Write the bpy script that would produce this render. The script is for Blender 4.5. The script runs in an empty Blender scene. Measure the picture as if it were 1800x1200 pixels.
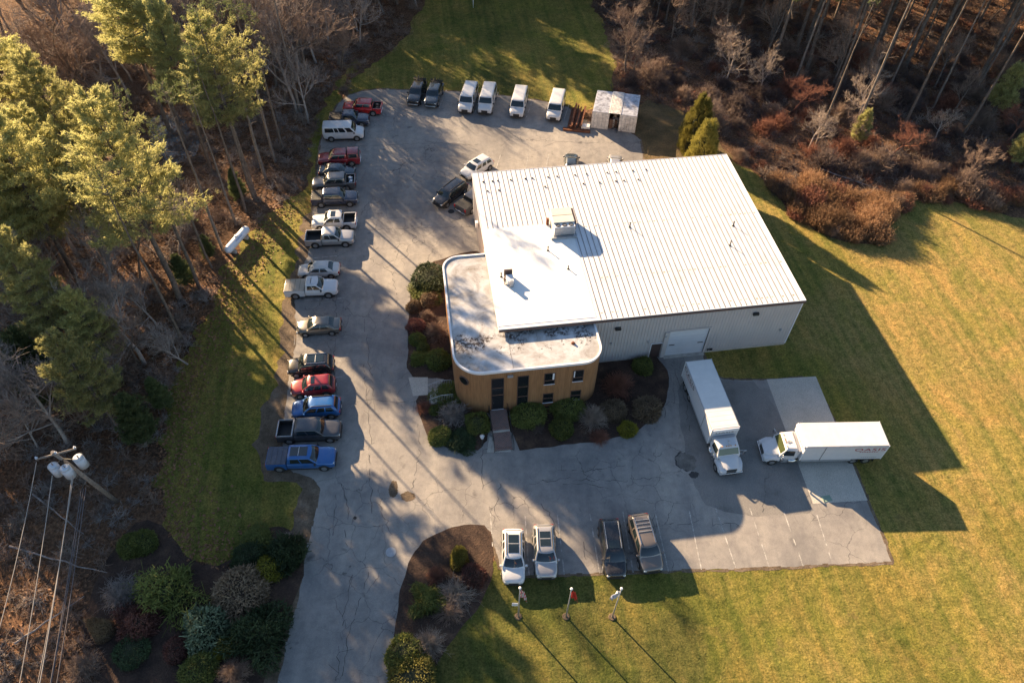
import bpy, bmesh, math, random
import numpy as np
from mathutils import Vector, Matrix, geometry
random.seed(7); RNG = np.random.default_rng(11)
R = math.radians
scn = bpy.context.scene
col = scn.collection

# ------------------------------------------------------------------ camera
CF, CP, CR, CH = 1300.0, R(49.78), R(1.45), 56.4          # focal (px of an 1800 px wide frame), pitch, roll, height in m
_f = Vector((0, math.cos(CP), -math.sin(CP))); _r = Vector((1, 0, 0)); _u = _r.cross(_f)
_r2 = _r*math.cos(CR) + _u*math.sin(CR); _u2 = -_r*math.sin(CR) + _u*math.cos(CR)
cam = bpy.data.cameras.new('camera'); camo = bpy.data.objects.new('camera', cam); col.objects.link(camo)
cam.sensor_width = 36; cam.lens = 36*CF/1800; cam.clip_start = .5; cam.clip_end = 3000
M = Matrix(((_r2.x, _u2.x, -_f.x, 0), (_r2.y, _u2.y, -_f.y, 0), (_r2.z, _u2.z, -_f.z, CH), (0, 0, 0, 1)))
camo.matrix_world = M; scn.camera = camo

def G(px, py, z=0.0):
    """survey: the spot on the level z that the photograph shows at px, py"""
    d = _f + _r2*((px-900)/CF) - _u2*((py-600)/CF)
    t = (z-CH)/d.z
    return Vector((d.x*t, d.y*t, z))

# ------------------------------------------------------------------ world, sun, exposure
SUN_EL = R(19.2); SD = Vector((.68, -.733, 0)).normalized()     # the way the shadows run
w = bpy.data.worlds.new('World'); scn.world = w; w.use_nodes = True
nt = w.node_tree; nt.nodes.clear()
sky = nt.nodes.new('ShaderNodeTexSky'); sky.sky_type = 'NISHITA'; sky.sun_disc = False
sky.sun_elevation = SUN_EL; sky.sun_rotation = math.atan2(-SD.x, -SD.y); sky.air_density = 1.0; sky.dust_density = .6; sky.ozone_density = 1.5
bg = nt.nodes.new('ShaderNodeBackground'); bg.inputs['Strength'].default_value = .05
wo = nt.nodes.new('ShaderNodeOutputWorld'); nt.links.new(sky.outputs[0], bg.inputs[0]); nt.links.new(bg.outputs[0], wo.inputs[0])
sl = bpy.data.lights.new('sun', 'SUN'); sl.energy = 5.0; sl.angle = R(.5); sl.color = (1.0, .72, .43)
so = bpy.data.objects.new('sun', sl); col.objects.link(so)
ld = Vector((SD.x*math.cos(SUN_EL), SD.y*math.cos(SUN_EL), -math.sin(SUN_EL)))
so.rotation_euler = ld.to_track_quat('-Z', 'Y').to_euler(); so.location = (-60, 60, 60)
scn.view_settings.view_transform = 'Standard'; scn.view_settings.look = 'None'
scn.view_settings.exposure = 2.1; scn.view_settings.gamma = 1
scn.cycles.max_bounces = 5; scn.cycles.diffuse_bounces = 2; scn.cycles.glossy_bounces = 2
scn.cycles.transparent_max_bounces = 4; scn.cycles.transmission_bounces = 2

# ------------------------------------------------------------------ materials
def nodes(m):
    m.use_nodes = True; t = m.node_tree; b = t.nodes['Principled BSDF']; return t, b
def N(t, k, **kw):
    n = t.nodes.new(k)
    for a, v in kw.items(): setattr(n, a, v)
    return n
def ramp(t, src, stops):
    r = N(t, 'ShaderNodeValToRGB'); e = r.color_ramp.elements
    while len(e) < len(stops): e.new(.5)
    for q, (p, c) in zip(e, stops): q.position = p; q.color = (*c, 1) if len(c) == 3 else c
    t.links.new(src, r.inputs[0]); return r.outputs[0]
def noise(t, vec, scale, detail=4, rough=.55, dist=0):
    n = N(t, 'ShaderNodeTexNoise'); n.inputs['Scale'].default_value = scale; n.inputs['Detail'].default_value = detail
    n.inputs['Roughness'].default_value = rough; n.inputs['Distortion'].default_value = dist
    if vec is not None: t.links.new(vec, n.inputs['Vector'])
    return n.outputs[0]
def mix(t, a, b, f, mode='MIX'):
    m = N(t, 'ShaderNodeMix', data_type='RGBA', blend_type=mode)
    for v, i in ((f, 0), (a, 6), (b, 7)):
        if isinstance(v, (int, float)): m.inputs[i].default_value = v
        elif isinstance(v, tuple): m.inputs[i].default_value = (*v, 1)
        else: t.links.new(v, m.inputs[i])
    return m.outputs[2]
def math_(t, op, a, b=None):
    m = N(t, 'ShaderNodeMath', operation=op)
    for i, v in enumerate((a, b)):
        if v is None: continue
        if isinstance(v, (int, float)): m.inputs[i].default_value = v
        else: t.links.new(v, m.inputs[i])
    return m.outputs[0]
def bump(t, b, h, strength, dist):
    n = N(t, 'ShaderNodeBump'); n.inputs['Strength'].default_value = strength; n.inputs['Distance'].default_value = dist
    t.links.new(h, n.inputs['Height']); t.links.new(n.outputs[0], b.inputs['Normal'])
def objc(t): return N(t, 'ShaderNodeTexCoord').outputs['Object']
def geoc(t): return N(t, 'ShaderNodeNewGeometry').outputs['Position']

def plain(name, c, rough=.6, metal=0, coat=0, var=.12, scale=3.0, spec=.5):
    m = bpy.data.materials.new(name); t, b = nodes(m)
    b.inputs['Roughness'].default_value = rough; b.inputs['Metallic'].default_value = metal
    b.inputs['Coat Weight'].default_value = coat; b.inputs['Coat Roughness'].default_value = .06
    b.inputs['Specular IOR Level'].default_value = spec
    n = noise(t, objc(t), scale, 5)
    lo = tuple(x*(1-var) for x in c); hi = tuple(min(1, x*(1+var)) for x in c)
    t.links.new(ramp(t, n, [(.3, lo), (.7, hi)]), b.inputs['Base Color'])
    return m
def foliage(name, c1, c2, c3=None, trans=.25, scale=.9):
    m = bpy.data.materials.new(name); t, b = nodes(m)
    oi = N(t, 'ShaderNodeObjectInfo'); g = geoc(t)
    n1 = noise(t, g, scale, 3); n2 = noise(t, g, scale*9, 2)
    c = ramp(t, n1, [(.35, c1), (.65, c2)])
    c = mix(t, c, c3 or tuple(x*1.5 for x in c2), ramp(t, n2, [(.5, (0, 0, 0)), (.75, (1, 1, 1))]))
    v = math_(t, 'MULTIPLY_ADD', oi.outputs['Random'], .5); v.node.inputs[2].default_value = .75
    h = N(t, 'ShaderNodeHueSaturation'); t.links.new(v, h.inputs['Value']); t.links.new(c, h.inputs['Color'])
    c = h.outputs[0]
    t.links.new(c, b.inputs['Base Color']); b.inputs['Roughness'].default_value = .7; b.inputs['Specular IOR Level'].default_value = .25
    if trans:
        tr = N(t, 'ShaderNodeBsdfTranslucent'); t.links.new(c, tr.inputs[0]); ms = N(t, 'ShaderNodeMixShader'); ms.inputs[0].default_value = trans
        o = t.nodes['Material Output']; t.links.new(b.outputs[0], ms.inputs[1]); t.links.new(tr.outputs[0], ms.inputs[2]); t.links.new(ms.outputs[0], o.inputs[0])
    return m

def ground_mat():
    m = bpy.data.materials.new('leaf_litter'); t, b = nodes(m); g = geoc(t)
    a = ramp(t, noise(t, g, .12, 5, .6), [(.3, (.075, .048, .034)), (.5, (.17, .10, .062)), (.7, (.27, .155, .09))])
    s = ramp(t, noise(t, g, 3.5, 4, .7), [(.3, (.35, .35, .35)), (.5, (.9, .9, .9)), (.72, (1.9, 1.75, 1.6))])
    c = mix(t, a, s, 1.0, 'MULTIPLY'); t.links.new(c, b.inputs['Base Color']); b.inputs['Roughness'].default_value = .95
    b.inputs['Specular IOR Level'].default_value = .1
    bump(t, b, noise(t, g, 2.8, 6, .75), 1.0, .35); return m
def lawn_mat():
    m = bpy.data.materials.new('lawn_grass'); t, b = nodes(m); g = geoc(t)
    sep = N(t, 'ShaderNodeSeparateXYZ'); t.links.new(g, sep.inputs[0])
    # east side of the field is drier and more golden
    gx = math_(t, 'MULTIPLY_ADD', math_(t, 'ABSOLUTE', math_(t, 'ADD', sep.outputs[0], 2.0)), 1/50.0); gx.node.inputs[2].default_value = -.08
    gy = math_(t, 'MULTIPLY_ADD', sep.outputs[1], 1/320.0); gy.node.inputs[2].default_value = 0
    big = noise(t, g, .09, 5, .6)
    dry = math_(t, 'ADD', math_(t, 'ADD', gx, gy), math_(t, 'MULTIPLY', math_(t, 'SUBTRACT', big, .5), 2.2))
    base = ramp(t, dry, [(0.0, (.10, .106, .028)), (.3, (.175, .163, .038)), (.62, (.24, .205, .052)), (1.0, (.30, .232, .075))])
    # mower passes
    mp = N(t, 'ShaderNodeMapping', vector_type='TEXTURE'); mp.inputs['Rotation'].default_value = (0, 0, R(9.2)); mp.inputs['Scale'].default_value = (1, 22, 1); t.links.new(g, mp.inputs[0])
    base = mix(t, base, ramp(t, noise(t, mp.outputs[0], .95, 3, .6), [(.38, (.74, .84, .76)), (.5, (1, 1, 1)), (.62, (1.2, 1.12, 1.08))]), 1.0, 'MULTIPLY')
    trk = ramp(t, noise(t, g, .16, 4, .65, 1.2), [(.40, (.86, .95, .8)), (.5, (1, 1, 1)), (.62, (1.12, 1.02, 1.05))])
    base = mix(t, base, trk, 1.0, 'MULTIPLY')
    mid = ramp(t, noise(t, g, 1.5, 8, .8), [(.3, (.42, .50, .38)), (.5, (1, 1, 1)), (.7, (1.55, 1.4, 1.5))])
    fin = ramp(t, noise(t, g, 6, 5, .85), [(.32, (.5, .55, .45)), (.5, (1, 1, 1)), (.68, (1.5, 1.42, 1.45))])
    c = mix(t, mix(t, base, mid, 1.0, 'MULTIPLY'), fin, 1.0, 'MULTIPLY')
    lit = ramp(t, noise(t, g, .35, 6, .75), [(.6, (0, 0, 0)), (.72, (.6, .6, .6))])
    c = mix(t, c, (.24, .165, .07), lit)
    t.links.new(c, b.inputs['Base Color']); b.inputs['Roughness'].default_value = .9; b.inputs['Specular IOR Level'].default_value = .15
    h = math_(t, 'ADD', noise(t, g, 9, 5, .8), math_(t, 'MULTIPLY', noise(t, g, 1.3, 5, .6), 1.6))
    bump(t, b, h, 1.0, .22); return m
def asphalt_mat():
    m = bpy.data.materials.new('old_asphalt'); t, b = nodes(m); g = geoc(t)
    a = ramp(t, noise(t, g, .10, 5, .6, .6), [(.3, (.165, .158, .155)), (.48, (.255, .24, .225)), (.7, (.325, .30, .27))])
    s = ramp(t, noise(t, g, 1.1, 6, .72), [(.3, (.78, .78, .8)), (.55, (1.02, 1.02, 1.02)), (.75, (1.18, 1.16, 1.13))])
    f = ramp(t, noise(t, g, 22, 3, .8), [(.3, (.78, .78, .78)), (.7, (1.22, 1.22, 1.22))])
    c = mix(t, mix(t, a, s, 1, 'MULTIPLY'), f, 1, 'MULTIPLY')
    mp = N(t, 'ShaderNodeMapping'); mp.inputs['Scale'].default_value = (.9, .12, 1); mp.inputs['Rotation'].default_value = (0, 0, R(4)); t.links.new(g, mp.inputs[0])
    wear = ramp(t, noise(t, mp.outputs[0], .7, 4, .6), [(.35, (.88, .88, .9)), (.65, (1.1, 1.09, 1.07))])
    c = mix(t, c, wear, 1, 'MULTIPLY')
    # oil spots and hairline cracking
    oil = ramp(t, noise(t, g, .8, 3, .5), [(.66, (0, 0, 0)), (.76, (.6, .6, .6))])
    c = mix(t, c, (.07, .065, .065), oil)
    dv = N(t, 'ShaderNodeVectorMath', operation='ADD'); nn = N(t, 'ShaderNodeTexNoise'); nn.inputs['Scale'].default_value = .9; nn.inputs['Detail'].default_value = 5
    t.links.new(g, nn.inputs[0]); t.links.new(g, dv.inputs[0]); t.links.new(nn.outputs[1], dv.inputs[1])
    vo = N(t, 'ShaderNodeTexVoronoi', feature='DISTANCE_TO_EDGE'); vo.inputs['Scale'].default_value = .42; t.links.new(dv.outputs[0], vo.inputs[0])
    ck = ramp(t, vo.outputs[0], [(0, (1, 1, 1)), (.012, (0, 0, 0))])
    msk = ramp(t, noise(t, g, .13, 3), [(.46, (0, 0, 0)), (.56, (.85, .85, .85))])
    c = mix(t, c, (.06, .058, .058), mix(t, (0, 0, 0), ck, msk))
    t.links.new(c, b.inputs['Base Color']); b.inputs['Roughness'].default_value = .85; b.inputs['Specular IOR Level'].default_value = .3
    bump(t, b, math_(t, 'ADD', noise(t, g, 25, 3, .7), noise(t, g, .8, 4)), .35, .05); return m
def rough_mat(name, stops, scale, fine=9, bs=.6, bd=.08, rough=.9):
    m = bpy.data.materials.new(name); t, b = nodes(m); g = geoc(t)
    a = ramp(t, noise(t, g, scale, 6, .65), stops)
    f = ramp(t, noise(t, g, fine, 5, .75), [(.28, (.55, .55, .55)), (.5, (1, 1, 1)), (.75, (1.5, 1.45, 1.4))])
    t.links.new(mix(t, a, f, 1, 'MULTIPLY'), b.inputs['Base Color']); b.inputs['Roughness'].default_value = rough
    b.inputs['Specular IOR Level'].default_value = .2
    bump(t, b, noise(t, g, fine, 6, .7), bs, bd); return m
def roof_mat(name, base, dirt, amount, scale, lo=.5):
    m = bpy.data.materials.new(name); t, b = nodes(m); o = objc(t)
    mp = N(t, 'ShaderNodeMapping'); mp.inputs['Scale'].default_value = (2.2, .22, 1); t.links.new(o, mp.inputs[0])
    n = math_(t, 'ADD', math_(t, 'MULTIPLY', noise(t, o, scale, 6, .7), .6), math_(t, 'MULTIPLY', noise(t, mp.outputs[0], 1.0, 5, .7), .4))
    k = ramp(t, n, [(lo, (0, 0, 0)), (lo+.2, (amount,)*3)])
    n2 = ramp(t, noise(t, o, 6, 4, .8), [(.3, (.82, .82, .82)), (.6, (1, 1, 1))])
    c = mix(t, mix(t, base, n2, .6, 'MULTIPLY'), dirt, k)
    t.links.new(c, b.inputs['Base Color']); b.inputs['Roughness'].default_value = .5; return m
def wing_roof_mat():
    m = bpy.data.materials.new('stained_membrane'); t, b = nodes(m); o = objc(t)
    st = ramp(t, noise(t, o, .42, 6, .7, .6), [(.40, (0, 0, 0)), (.66, (.85, .85, .85))])
    c = mix(t, (.50, .51, .53), (.19, .16, .13), st)
    fl = noise(t, o, 3.2, 5, .8); 
    sep = N(t, 'ShaderNodeSeparateXYZ'); t.links.new(o, sep.inputs[0])
    # debris gathers south of the step in the roof
    band = ramp(t, math_(t, 'ABSOLUTE', math_(t, 'ADD', sep.outputs[1], .7)), [(0, (1, 1, 1)), (.95, (.72, .72, .72)), (1, (.5, .5, .5))])
    bn = ramp(t, math_(t, 'MULTIPLY', math_(t, 'ABSOLUTE', math_(t, 'ADD', sep.outputs[1], .9)), .45), [(0, (.16, .16, .16)), (1, (0, 0, 0))])
    db = ramp(t, math_(t, 'ADD', fl, bn), [(.6, (0, 0, 0)), (.66, (1, 1, 1))])
    big = ramp(t, noise(t, o, .5, 2), [(.45, (0, 0, 0)), (.55, (1, 1, 1))])
    c = mix(t, c, (.05, .035, .028), mix(t, (0, 0, 0), db, big))
    t.links.new(c, b.inputs['Base Color']); b.inputs['Roughness'].default_value = .45; return m
def cedar_mat():
    m = bpy.data.materials.new('cedar_boards'); t, b = nodes(m)
    uv = N(t, 'ShaderNodeUVMap').outputs[0]; sep = N(t, 'ShaderNodeSeparateXYZ'); t.links.new(uv, sep.inputs[0])
    s = math_(t, 'MULTIPLY', sep.outputs[0], 1/.14); fl = math_(t, 'FLOOR', s); fr = math_(t, 'FRACT', s)
    wn = N(t, 'ShaderNodeTexWhiteNoise', noise_dimensions='1D'); t.links.new(fl, wn.inputs['W'])
    c = ramp(t, wn.outputs[0], [(0, (.27, .135, .058)), (.5, (.295, .15, .065)), (1, (.32, .165, .075))])
    mp = N(t, 'ShaderNodeMapping'); mp.inputs['Scale'].default_value = (9, .5, 1); t.links.new(uv, mp.inputs[0])
    c = mix(t, c, ramp(t, noise(t, mp.outputs[0], 1.2, 5, .6), [(.3, (.72, .70, .70)), (.7, (1.15, 1.15, 1.15))]), 1, 'MULTIPLY')
    gr = ramp(t, fr, [(0, (.7, .7, .7)), (.05, (1, 1, 1)), (.95, (1, 1, 1)), (1, (.7, .7, .7))])
    c = mix(t, c, gr, 1, 'MULTIPLY'); t.links.new(c, b.inputs['Base Color']); b.inputs['Roughness'].default_value = .7
    bump(t, b, gr, .6, .02); return m
def brick_mat():
    m = bpy.data.materials.new('brick_paving'); t, b = nodes(m); o = objc(t)
    br = N(t, 'ShaderNodeTexBrick'); br.inputs['Scale'].default_value = 2.4; br.inputs['Color1'].default_value = (.23, .11, .085, 1); br.inputs['Color2'].default_value = (.13, .08, .07, 1)
    br.inputs['Mortar'].default_value = (.26, .22, .2, 1); br.inputs['Mortar Size'].default_value = .03; t.links.new(o, br.inputs[0])
    t.links.new(br.outputs[0], b.inputs['Base Color']); b.inputs['Roughness'].default_value = .85; return m

MT = dict(
    ground=ground_mat(), lawn=lawn_mat(), asphalt=asphalt_mat(),
    pad=rough_mat('pad_concrete', [(.3, (.40, .375, .33)), (.7, (.50, .465, .41))], .5, 14, .3, .03),
    mulch=rough_mat('bark_mulch', [(.3, (.035, .024, .02)), (.55, (.075, .048, .036)), (.75, (.16, .10, .065))], .6, 7, 1, .12),
    verge=rough_mat('leaf_verge', [(.3, (.08, .06, .04)), (.55, (.16, .12, .085)), (.75, (.25, .2, .15))], .8, 7, 1, .1),
    dirt=rough_mat('rough_field', [(.3, (.06, .055, .025)), (.5, (.14, .10, .05)), (.75, (.27, .17, .08))], .25, 5, 1, .18),
    water=plain('pond_ice', (.13, .14, .15), .25, 0, 0, .4, .8),
    line=rough_mat('faded_line_paint', [(.42, (.26, .25, .235)), (.62, (.50, .48, .45))], 2.2, 14, .2, .01),
    newer=rough_mat('newer_asphalt', [(.3, (.15, .145, .14)), (.5, (.205, .195, .185)), (.7, (.24, .225, .21))], .4, 16, .3, .03),
    tar=plain('crack_tar', (.035, .034, .034), .6, 0, 0, .3, 6),
    patch=rough_mat('asphalt_patch', [(.3, (.10, .095, .09)), (.7, (.2, .19, .175))], 1.2, 14, .6, .05),
    cedar=cedar_mat(), brick=brick_mat(), wingroof=wing_roof_mat(),
    roofmetal=roof_mat('ribbed_white_roof', (.70, .705, .735), (.40, .35, .30), .55, .5, .5),
    coat=roof_mat('white_roof_coating', (.80, .80, .79), (.45, .40, .35), .6, .7, .53),
    seam=plain('roof_seam', (.19, .18, .175), .6, 0, 0, .35, 1.5),
    stain=plain('tan_stain', (.36, .29, .22), .7),
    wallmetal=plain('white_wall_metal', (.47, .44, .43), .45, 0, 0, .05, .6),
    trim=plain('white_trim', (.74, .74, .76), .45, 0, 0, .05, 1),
    darktrim=plain('brown_gutter', (.13, .075, .055), .5),
    fnd=plain('foundation_concrete', (.40, .37, .33), .85, 0, 0, .2, 1.5),
    doorw=plain('white_door_panel', (.56, .58, .62), .4, 0, 0, .04, 1),
    doorb=plain('brown_door', (.07, .045, .04), .5),
    glass=plain('dark_glass', (.012, .015, .018), .06, 0, 0, .1, 1, .8),
    carglass=plain('car_glass', (.012, .02, .024), .05, 0, 0, .2, 1, .9),
    black=plain('black_plastic', (.018, .018, .019), .6),
    rubber=plain('tyre_rubber', (.022, .021, .02), .85),
    rim=plain('wheel_alloy', (.42, .42, .43), .35, .8, 0, .1),
    chrome=plain('chrome', (.6, .6, .6), .18, 1, 0, .05),
    lamp=plain('lamp_lens', (.62, .62, .60), .12, 0, .5, .1),
    red=plain('tail_lens', (.35, .012, .01), .2, 0, .5),
    greymetal=plain('galvanised_metal', (.36, .37, .39), .45, .4, 0, .15),
    beige=plain('hvac_beige', (.58, .55, .49), .5, 0, 0, .06, 2),
    rust=rough_mat('rusty_steel', [(.3, (.09, .035, .02)), (.6, (.2, .085, .05)), (.75, (.30, .16, .1))], 2.5, 12, .5, .02),
    conw=rough_mat('container_paint', [(.25, (.36, .27, .22)), (.33, (.56, .53, .50)), (.6, (.64, .62, .60))], .8, 2, .1, .01, .6),
    conroof=rough_mat('worn_container_roof', [(.35, (.24, .24, .27)), (.48, (.42, .44, .5)), (.62, (.56, .58, .64))], 1.2, 2.5, .1, .01, .5),
    tank=plain('tank_white', (.66, .70, .76), .35, 0, .2, .06, 2),
    wood=plain('pole_wood', (.24, .20, .17), .8, 0, 0, .3, 5),
    porc=plain('transformer_grey', (.50, .54, .6), .35, 0, .2, .06),
    wire=plain('aluminium_wire', (.33, .30, .27), .5, .3),
    darkwire=plain('cable_sheath', (.10, .085, .09), .6),
    bark=plain('pine_bark', (.135, .105, .085), .9, 0, 0, .5, 2.5),
    stem=plain('dull_bark', (.17, .14, .12), .9, 0, 0, .4, 2),
    greybark=plain('grey_bark', (.30, .255, .23), .9, 0, 0, .35, 2),
    brownbark=plain('brown_twigs', (.26, .18, .135), .9, 0, 0, .35, 2),
    redtwig=plain('red_brown_vine', (.23, .095, .06), .9, 0, 0, .35, 2),
    paletwig=plain('pale_twigs', (.33, .26, .21), .9, 0, 0, .3, 2),
    darktwig=plain('dark_twigs', (.13, .092, .08), .9, 0, 0, .35, 2),
    core=plain('shrub_shade_core', (.03, .035, .015), .9),  # near-black green: the shade between leaves, put into the colour
    browncore=plain('brown_shrub_shade_core', (.05, .035, .025), .9),  # the same painted inner shade for brown bushes
    pine=foliage('pine_needles', (.33, .34, .14), (.46, .44, .17), (.60, .53, .25), .55),
    pined=foliage('deep_pine_needles', (.09, .12, .05), (.14, .17, .065), (.22, .23, .09), .4),
    yewg=foliage('olive_yew', (.10, .12, .03), (.155, .17, .04), (.23, .23, .06), .15),
    darkg=foliage('dark_juniper', (.035, .055, .025), (.055, .08, .032), (.09, .12, .05), .15),
    gold=foliage('golden_leaves', (.17, .16, .02), (.26, .24, .03), (.38, .33, .05), .2),
    arbor=foliage('arborvitae_leaves', (.17, .16, .038), (.26, .23, .055), (.38, .32, .085), .3),
    mint=foliage('pale_rhododendron', (.12, .155, .085), (.2, .25, .14), (.36, .4, .26), .15),
    redl=foliage('dull_red_leaves', (.10, .045, .035), (.16, .065, .05), (.24, .12, .09), .15),
    pinkl=foliage('faded_pink_leaves', (.22, .09, .075), (.32, .14, .11), (.42, .2, .15), .15),
    tanl=foliage('tan_dead_leaves', (.17, .12, .075), (.25, .18, .11), (.36, .26, .17), .15),
    orangel=foliage('orange_dead_leaves', (.23, .135, .075), (.36, .215, .12), (.52, .34, .21), .35),
    leaf=foliage('fallen_leaf', (.13, .065, .035), (.27, .13, .065), (.40, .22, .12), 0, 1.4),
)
PAINT = {}
def paint(name, c, rough=.3, metal=.0):
    if name not in PAINT:
        m = bpy.data.materials.new(name); t, b = nodes(m); b.inputs['Metallic'].default_value = metal
        b.inputs['Roughness'].default_value = rough; b.inputs['Coat Weight'].default_value = .8; b.inputs['Coat Roughness'].default_value = .05
        # road film
        k = ramp(t, noise(t, objc(t), 1.8, 5, .7), [(.4, (0, 0, 0)), (.8, (.22, .22, .22))])
        t.links.new(mix(t, c, (.25, .22, .19), k), b.inputs['Base Color'])
        PAINT[name] = m
    return PAINT[name]

# ------------------------------------------------------------------ object helpers
def tag(o, label=None, cat=None, group=None, kind=None):
    if label: o['label'] = label
    if cat: o['category'] = cat
    if group: o['group'] = group
    if kind: o['kind'] = kind
    return o
def empty(name, loc=(0, 0, 0), rz=0, sc=1):
    o = bpy.data.objects.new(name, None); o.empty_display_size = .3; o.location = loc; o.rotation_euler = (0, 0, rz)
    o.scale = (sc,)*3 if isinstance(sc, (int, float)) else sc
    col.objects.link(o); return o
def link(name, me, mats=None, parent=None, loc=None, rz=0):
    for m in (mats if isinstance(mats, (list, tuple)) else [mats] if mats else []): me.materials.append(m)
    o = bpy.data.objects.new(name, me); col.objects.link(o)
    if parent: o.parent = parent
    if loc is not None: o.location = loc
    o.rotation_euler = (0, 0, rz); return o
def np_mesh(name, V, F, smooth=False):
    V = np.asarray(V, np.float32); F = np.asarray(F, np.int32); k = F.shape[1]
    me = bpy.data.meshes.new(name); me.vertices.add(len(V)); me.vertices.foreach_set('co', V.ravel())
    me.loops.add(F.size); me.loops.foreach_set('vertex_index', F.ravel())
    me.polygons.add(len(F)); me.polygons.foreach_set('loop_start', np.arange(0, F.size, k, dtype=np.int32))
    if smooth: me.polygons.foreach_set('use_smooth', np.ones(len(F), bool))
    me.update(calc_edges=True); me.validate(); return me

class MB:
    def __init__(s): s.bm = bmesh.new(); s.mi = 0; s.T = Matrix()
    def v(s, p): return s.bm.verts.new(s.T @ Vector(p))
    def f(s, vs):
        try: q = s.bm.faces.new(vs); q.material_index = s.mi; return q
        except ValueError: return None
    def quad(s, *ps): return s.f([s.v(p) for p in ps])
    def box(s, a, b, bev=0, rot=None):
        x0, y0, z0 = a; x1, y1, z1 = b
        P = [Vector(p) for p in ((x0, y0, z0), (x1, y0, z0), (x1, y1, z0), (x0, y1, z0), (x0, y0, z1), (x1, y0, z1), (x1, y1, z1), (x0, y1, z1))]
        if rot is not None:
            c = sum(P, Vector())/8; P = [rot @ (p-c) + c for p in P]
        vs = [s.v(p) for p in P]
        fs = [s.f([vs[i] for i in q]) for q in ((3, 2, 1, 0), (4, 5, 6, 7), (0, 1, 5, 4), (1, 2, 6, 5), (2, 3, 7, 6), (3, 0, 4, 7))]
        if bev:
            es = list({e for f in fs for e in f.edges})
            r = bmesh.ops.bevel(s.bm, geom=es, offset=bev, segments=2, affect='EDGES', profile=.6)
            for f in r['faces']: f.material_index = s.mi; f.smooth = True
        return fs
    def hull(s, rings, cap=True, close=True, smooth=False):
        """loft through rings of equal vertex count"""
        R_ = [[s.v(p) for p in r] for r in rings]; n = len(R_[0]); out = []
        for a, b in zip(R_, R_[1:]):
            for i in range(n if close else n-1):
                q = s.f([a[i], a[(i+1) % n], b[(i+1) % n], b[i]])
                if q: q.smooth = smooth; out.append(q)
        if cap: s.f(R_[0][::-1]); s.f(R_[-1])
        return out
    def cyl(s, p0, p1, r0, r1=None, n=10, smooth=True, cap=True):
        p0, p1 = Vector(p0), Vector(p1); r1 = r0 if r1 is None else r1; d = (p1-p0)
        if d.length < 1e-6: return
        q = d.normalized(); a = q.orthogonal().normalized(); b = q.cross(a)
        rings = [[c + (a*math.cos(2*math.pi*k/n) + b*math.sin(2*math.pi*k/n))*r for k in range(n)] for c, r in ((p0, r0), (p1, r1))]
        s.hull(rings, cap, True, smooth)
    def ball(s, c, r, n=10, m=6, sc=(1, 1, 1)):
        c = Vector(c); rings = []
        for j in range(1, m):
            th = math.pi*j/m
            rings.append([c + Vector((r*sc[0]*math.sin(th)*math.cos(2*math.pi*k/n), r*sc[1]*math.sin(th)*math.sin(2*math.pi*k/n), -r*sc[2]*math.cos(th))) for k in range(n)])
        s.hull(rings, True, True, True)
    def prism(s, pts, z0, z1):
        s.hull([[(x, y, z0) for x, y in pts], [(x, y, z1) for x, y in pts]])
    def build(s, name, mats, parent=None, loc=None, rz=0, sharp=None):
        bmesh.ops.recalc_face_normals(s.bm, faces=s.bm.faces)
        if sharp:
            for e in s.bm.edges:
                if len(e.link_faces) == 2 and e.calc_face_angle(0) > R(sharp): e.smooth = False
            for f in s.bm.faces: f.smooth = True
        me = bpy.data.meshes.new(name); s.bm.to_mesh(me); s.bm.free(); return link(name, me, mats, parent, loc, rz)
def part(name, mats, parent, fn, **kw):
    b = MB(); fn(b); return b.build(name, mats, parent, **kw)
def boxpart(name, mat, parent, a, b, bev=0, **kw):
    return part(name, mat, parent, lambda m: m.box(a, b, bev), **kw)
def copy_tree(o, parent=None, mats=None):
    c = o.copy(); col.objects.link(c); c.parent = parent
    for ch in o.children: copy_tree(ch, c)
    return c

# ------------------------------------------------------------------ ground sheets
def pxpoly(pts): return [G(x, y).to_2d() for x, y in pts]
def rough_edge(P, step=.8, amp=.12, seed=0, keep=lambda p: False):
    rr = random.Random(seed); out = []; s = 0; ph = [(rr.uniform(.25, .6), rr.uniform(0, 6)), (rr.uniform(.9, 1.6), rr.uniform(0, 6)), (rr.uniform(2.2, 3.6), rr.uniform(0, 6))]
    for a, b in zip(P, P[1:]+P[:1]):
        d = b-a; n = max(1, int(d.length/step)); nn = Vector((-d.y, d.x)).normalized() if d.length > 0 else Vector((0, 0))
        for k in range(n):
            p = a + d*(k/n); w_ = sum(math.sin(s*f+o)*c for (f, o), c in zip(ph, (1.0, .7, .45))) + rr.gauss(0, .3)
            out.append(p + nn*(w_*amp)); s += d.length/n
    return out
def sheet(name, P, z, mat, amp=.1, step=.8, kind='structure', seed=1, smooth=True):
    if smooth:    # round the surveyed corners once
        Q = []
        for a, b in zip(P, P[1:]+P[:1]): Q += [a*.75+b*.25, a*.25+b*.75]
        P = Q
    P = rough_edge(P, step, amp, seed)
    tri = geometry.tessellate_polygon([[Vector((p.x, p.y, 0)) for p in P]])
    me = bpy.data.meshes.new(name); me.from_pydata([(p.x, p.y, z) for p in P], [], [tuple(t) for t in tri]); me.update()
    bm = bmesh.new(); bm.from_mesh(me); bmesh.ops.recalc_face_normals(bm, faces=bm.faces)
    if bm.faces and sum(f.normal.z for f in bm.faces) < 0: bmesh.ops.reverse_faces(bm, faces=bm.faces)
    bm.to_mesh(me); bm.free()
    return tag(link(name, me, mat), kind=kind)
def V2(x, y): return Vector((x, y))
g = part('ground', MT['ground'], None, lambda m: m.quad((-900, -400, 0), (900, -400, 0), (900, 1600, 0), (-900, 1600, 0))); tag(g, kind='structure')
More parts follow.
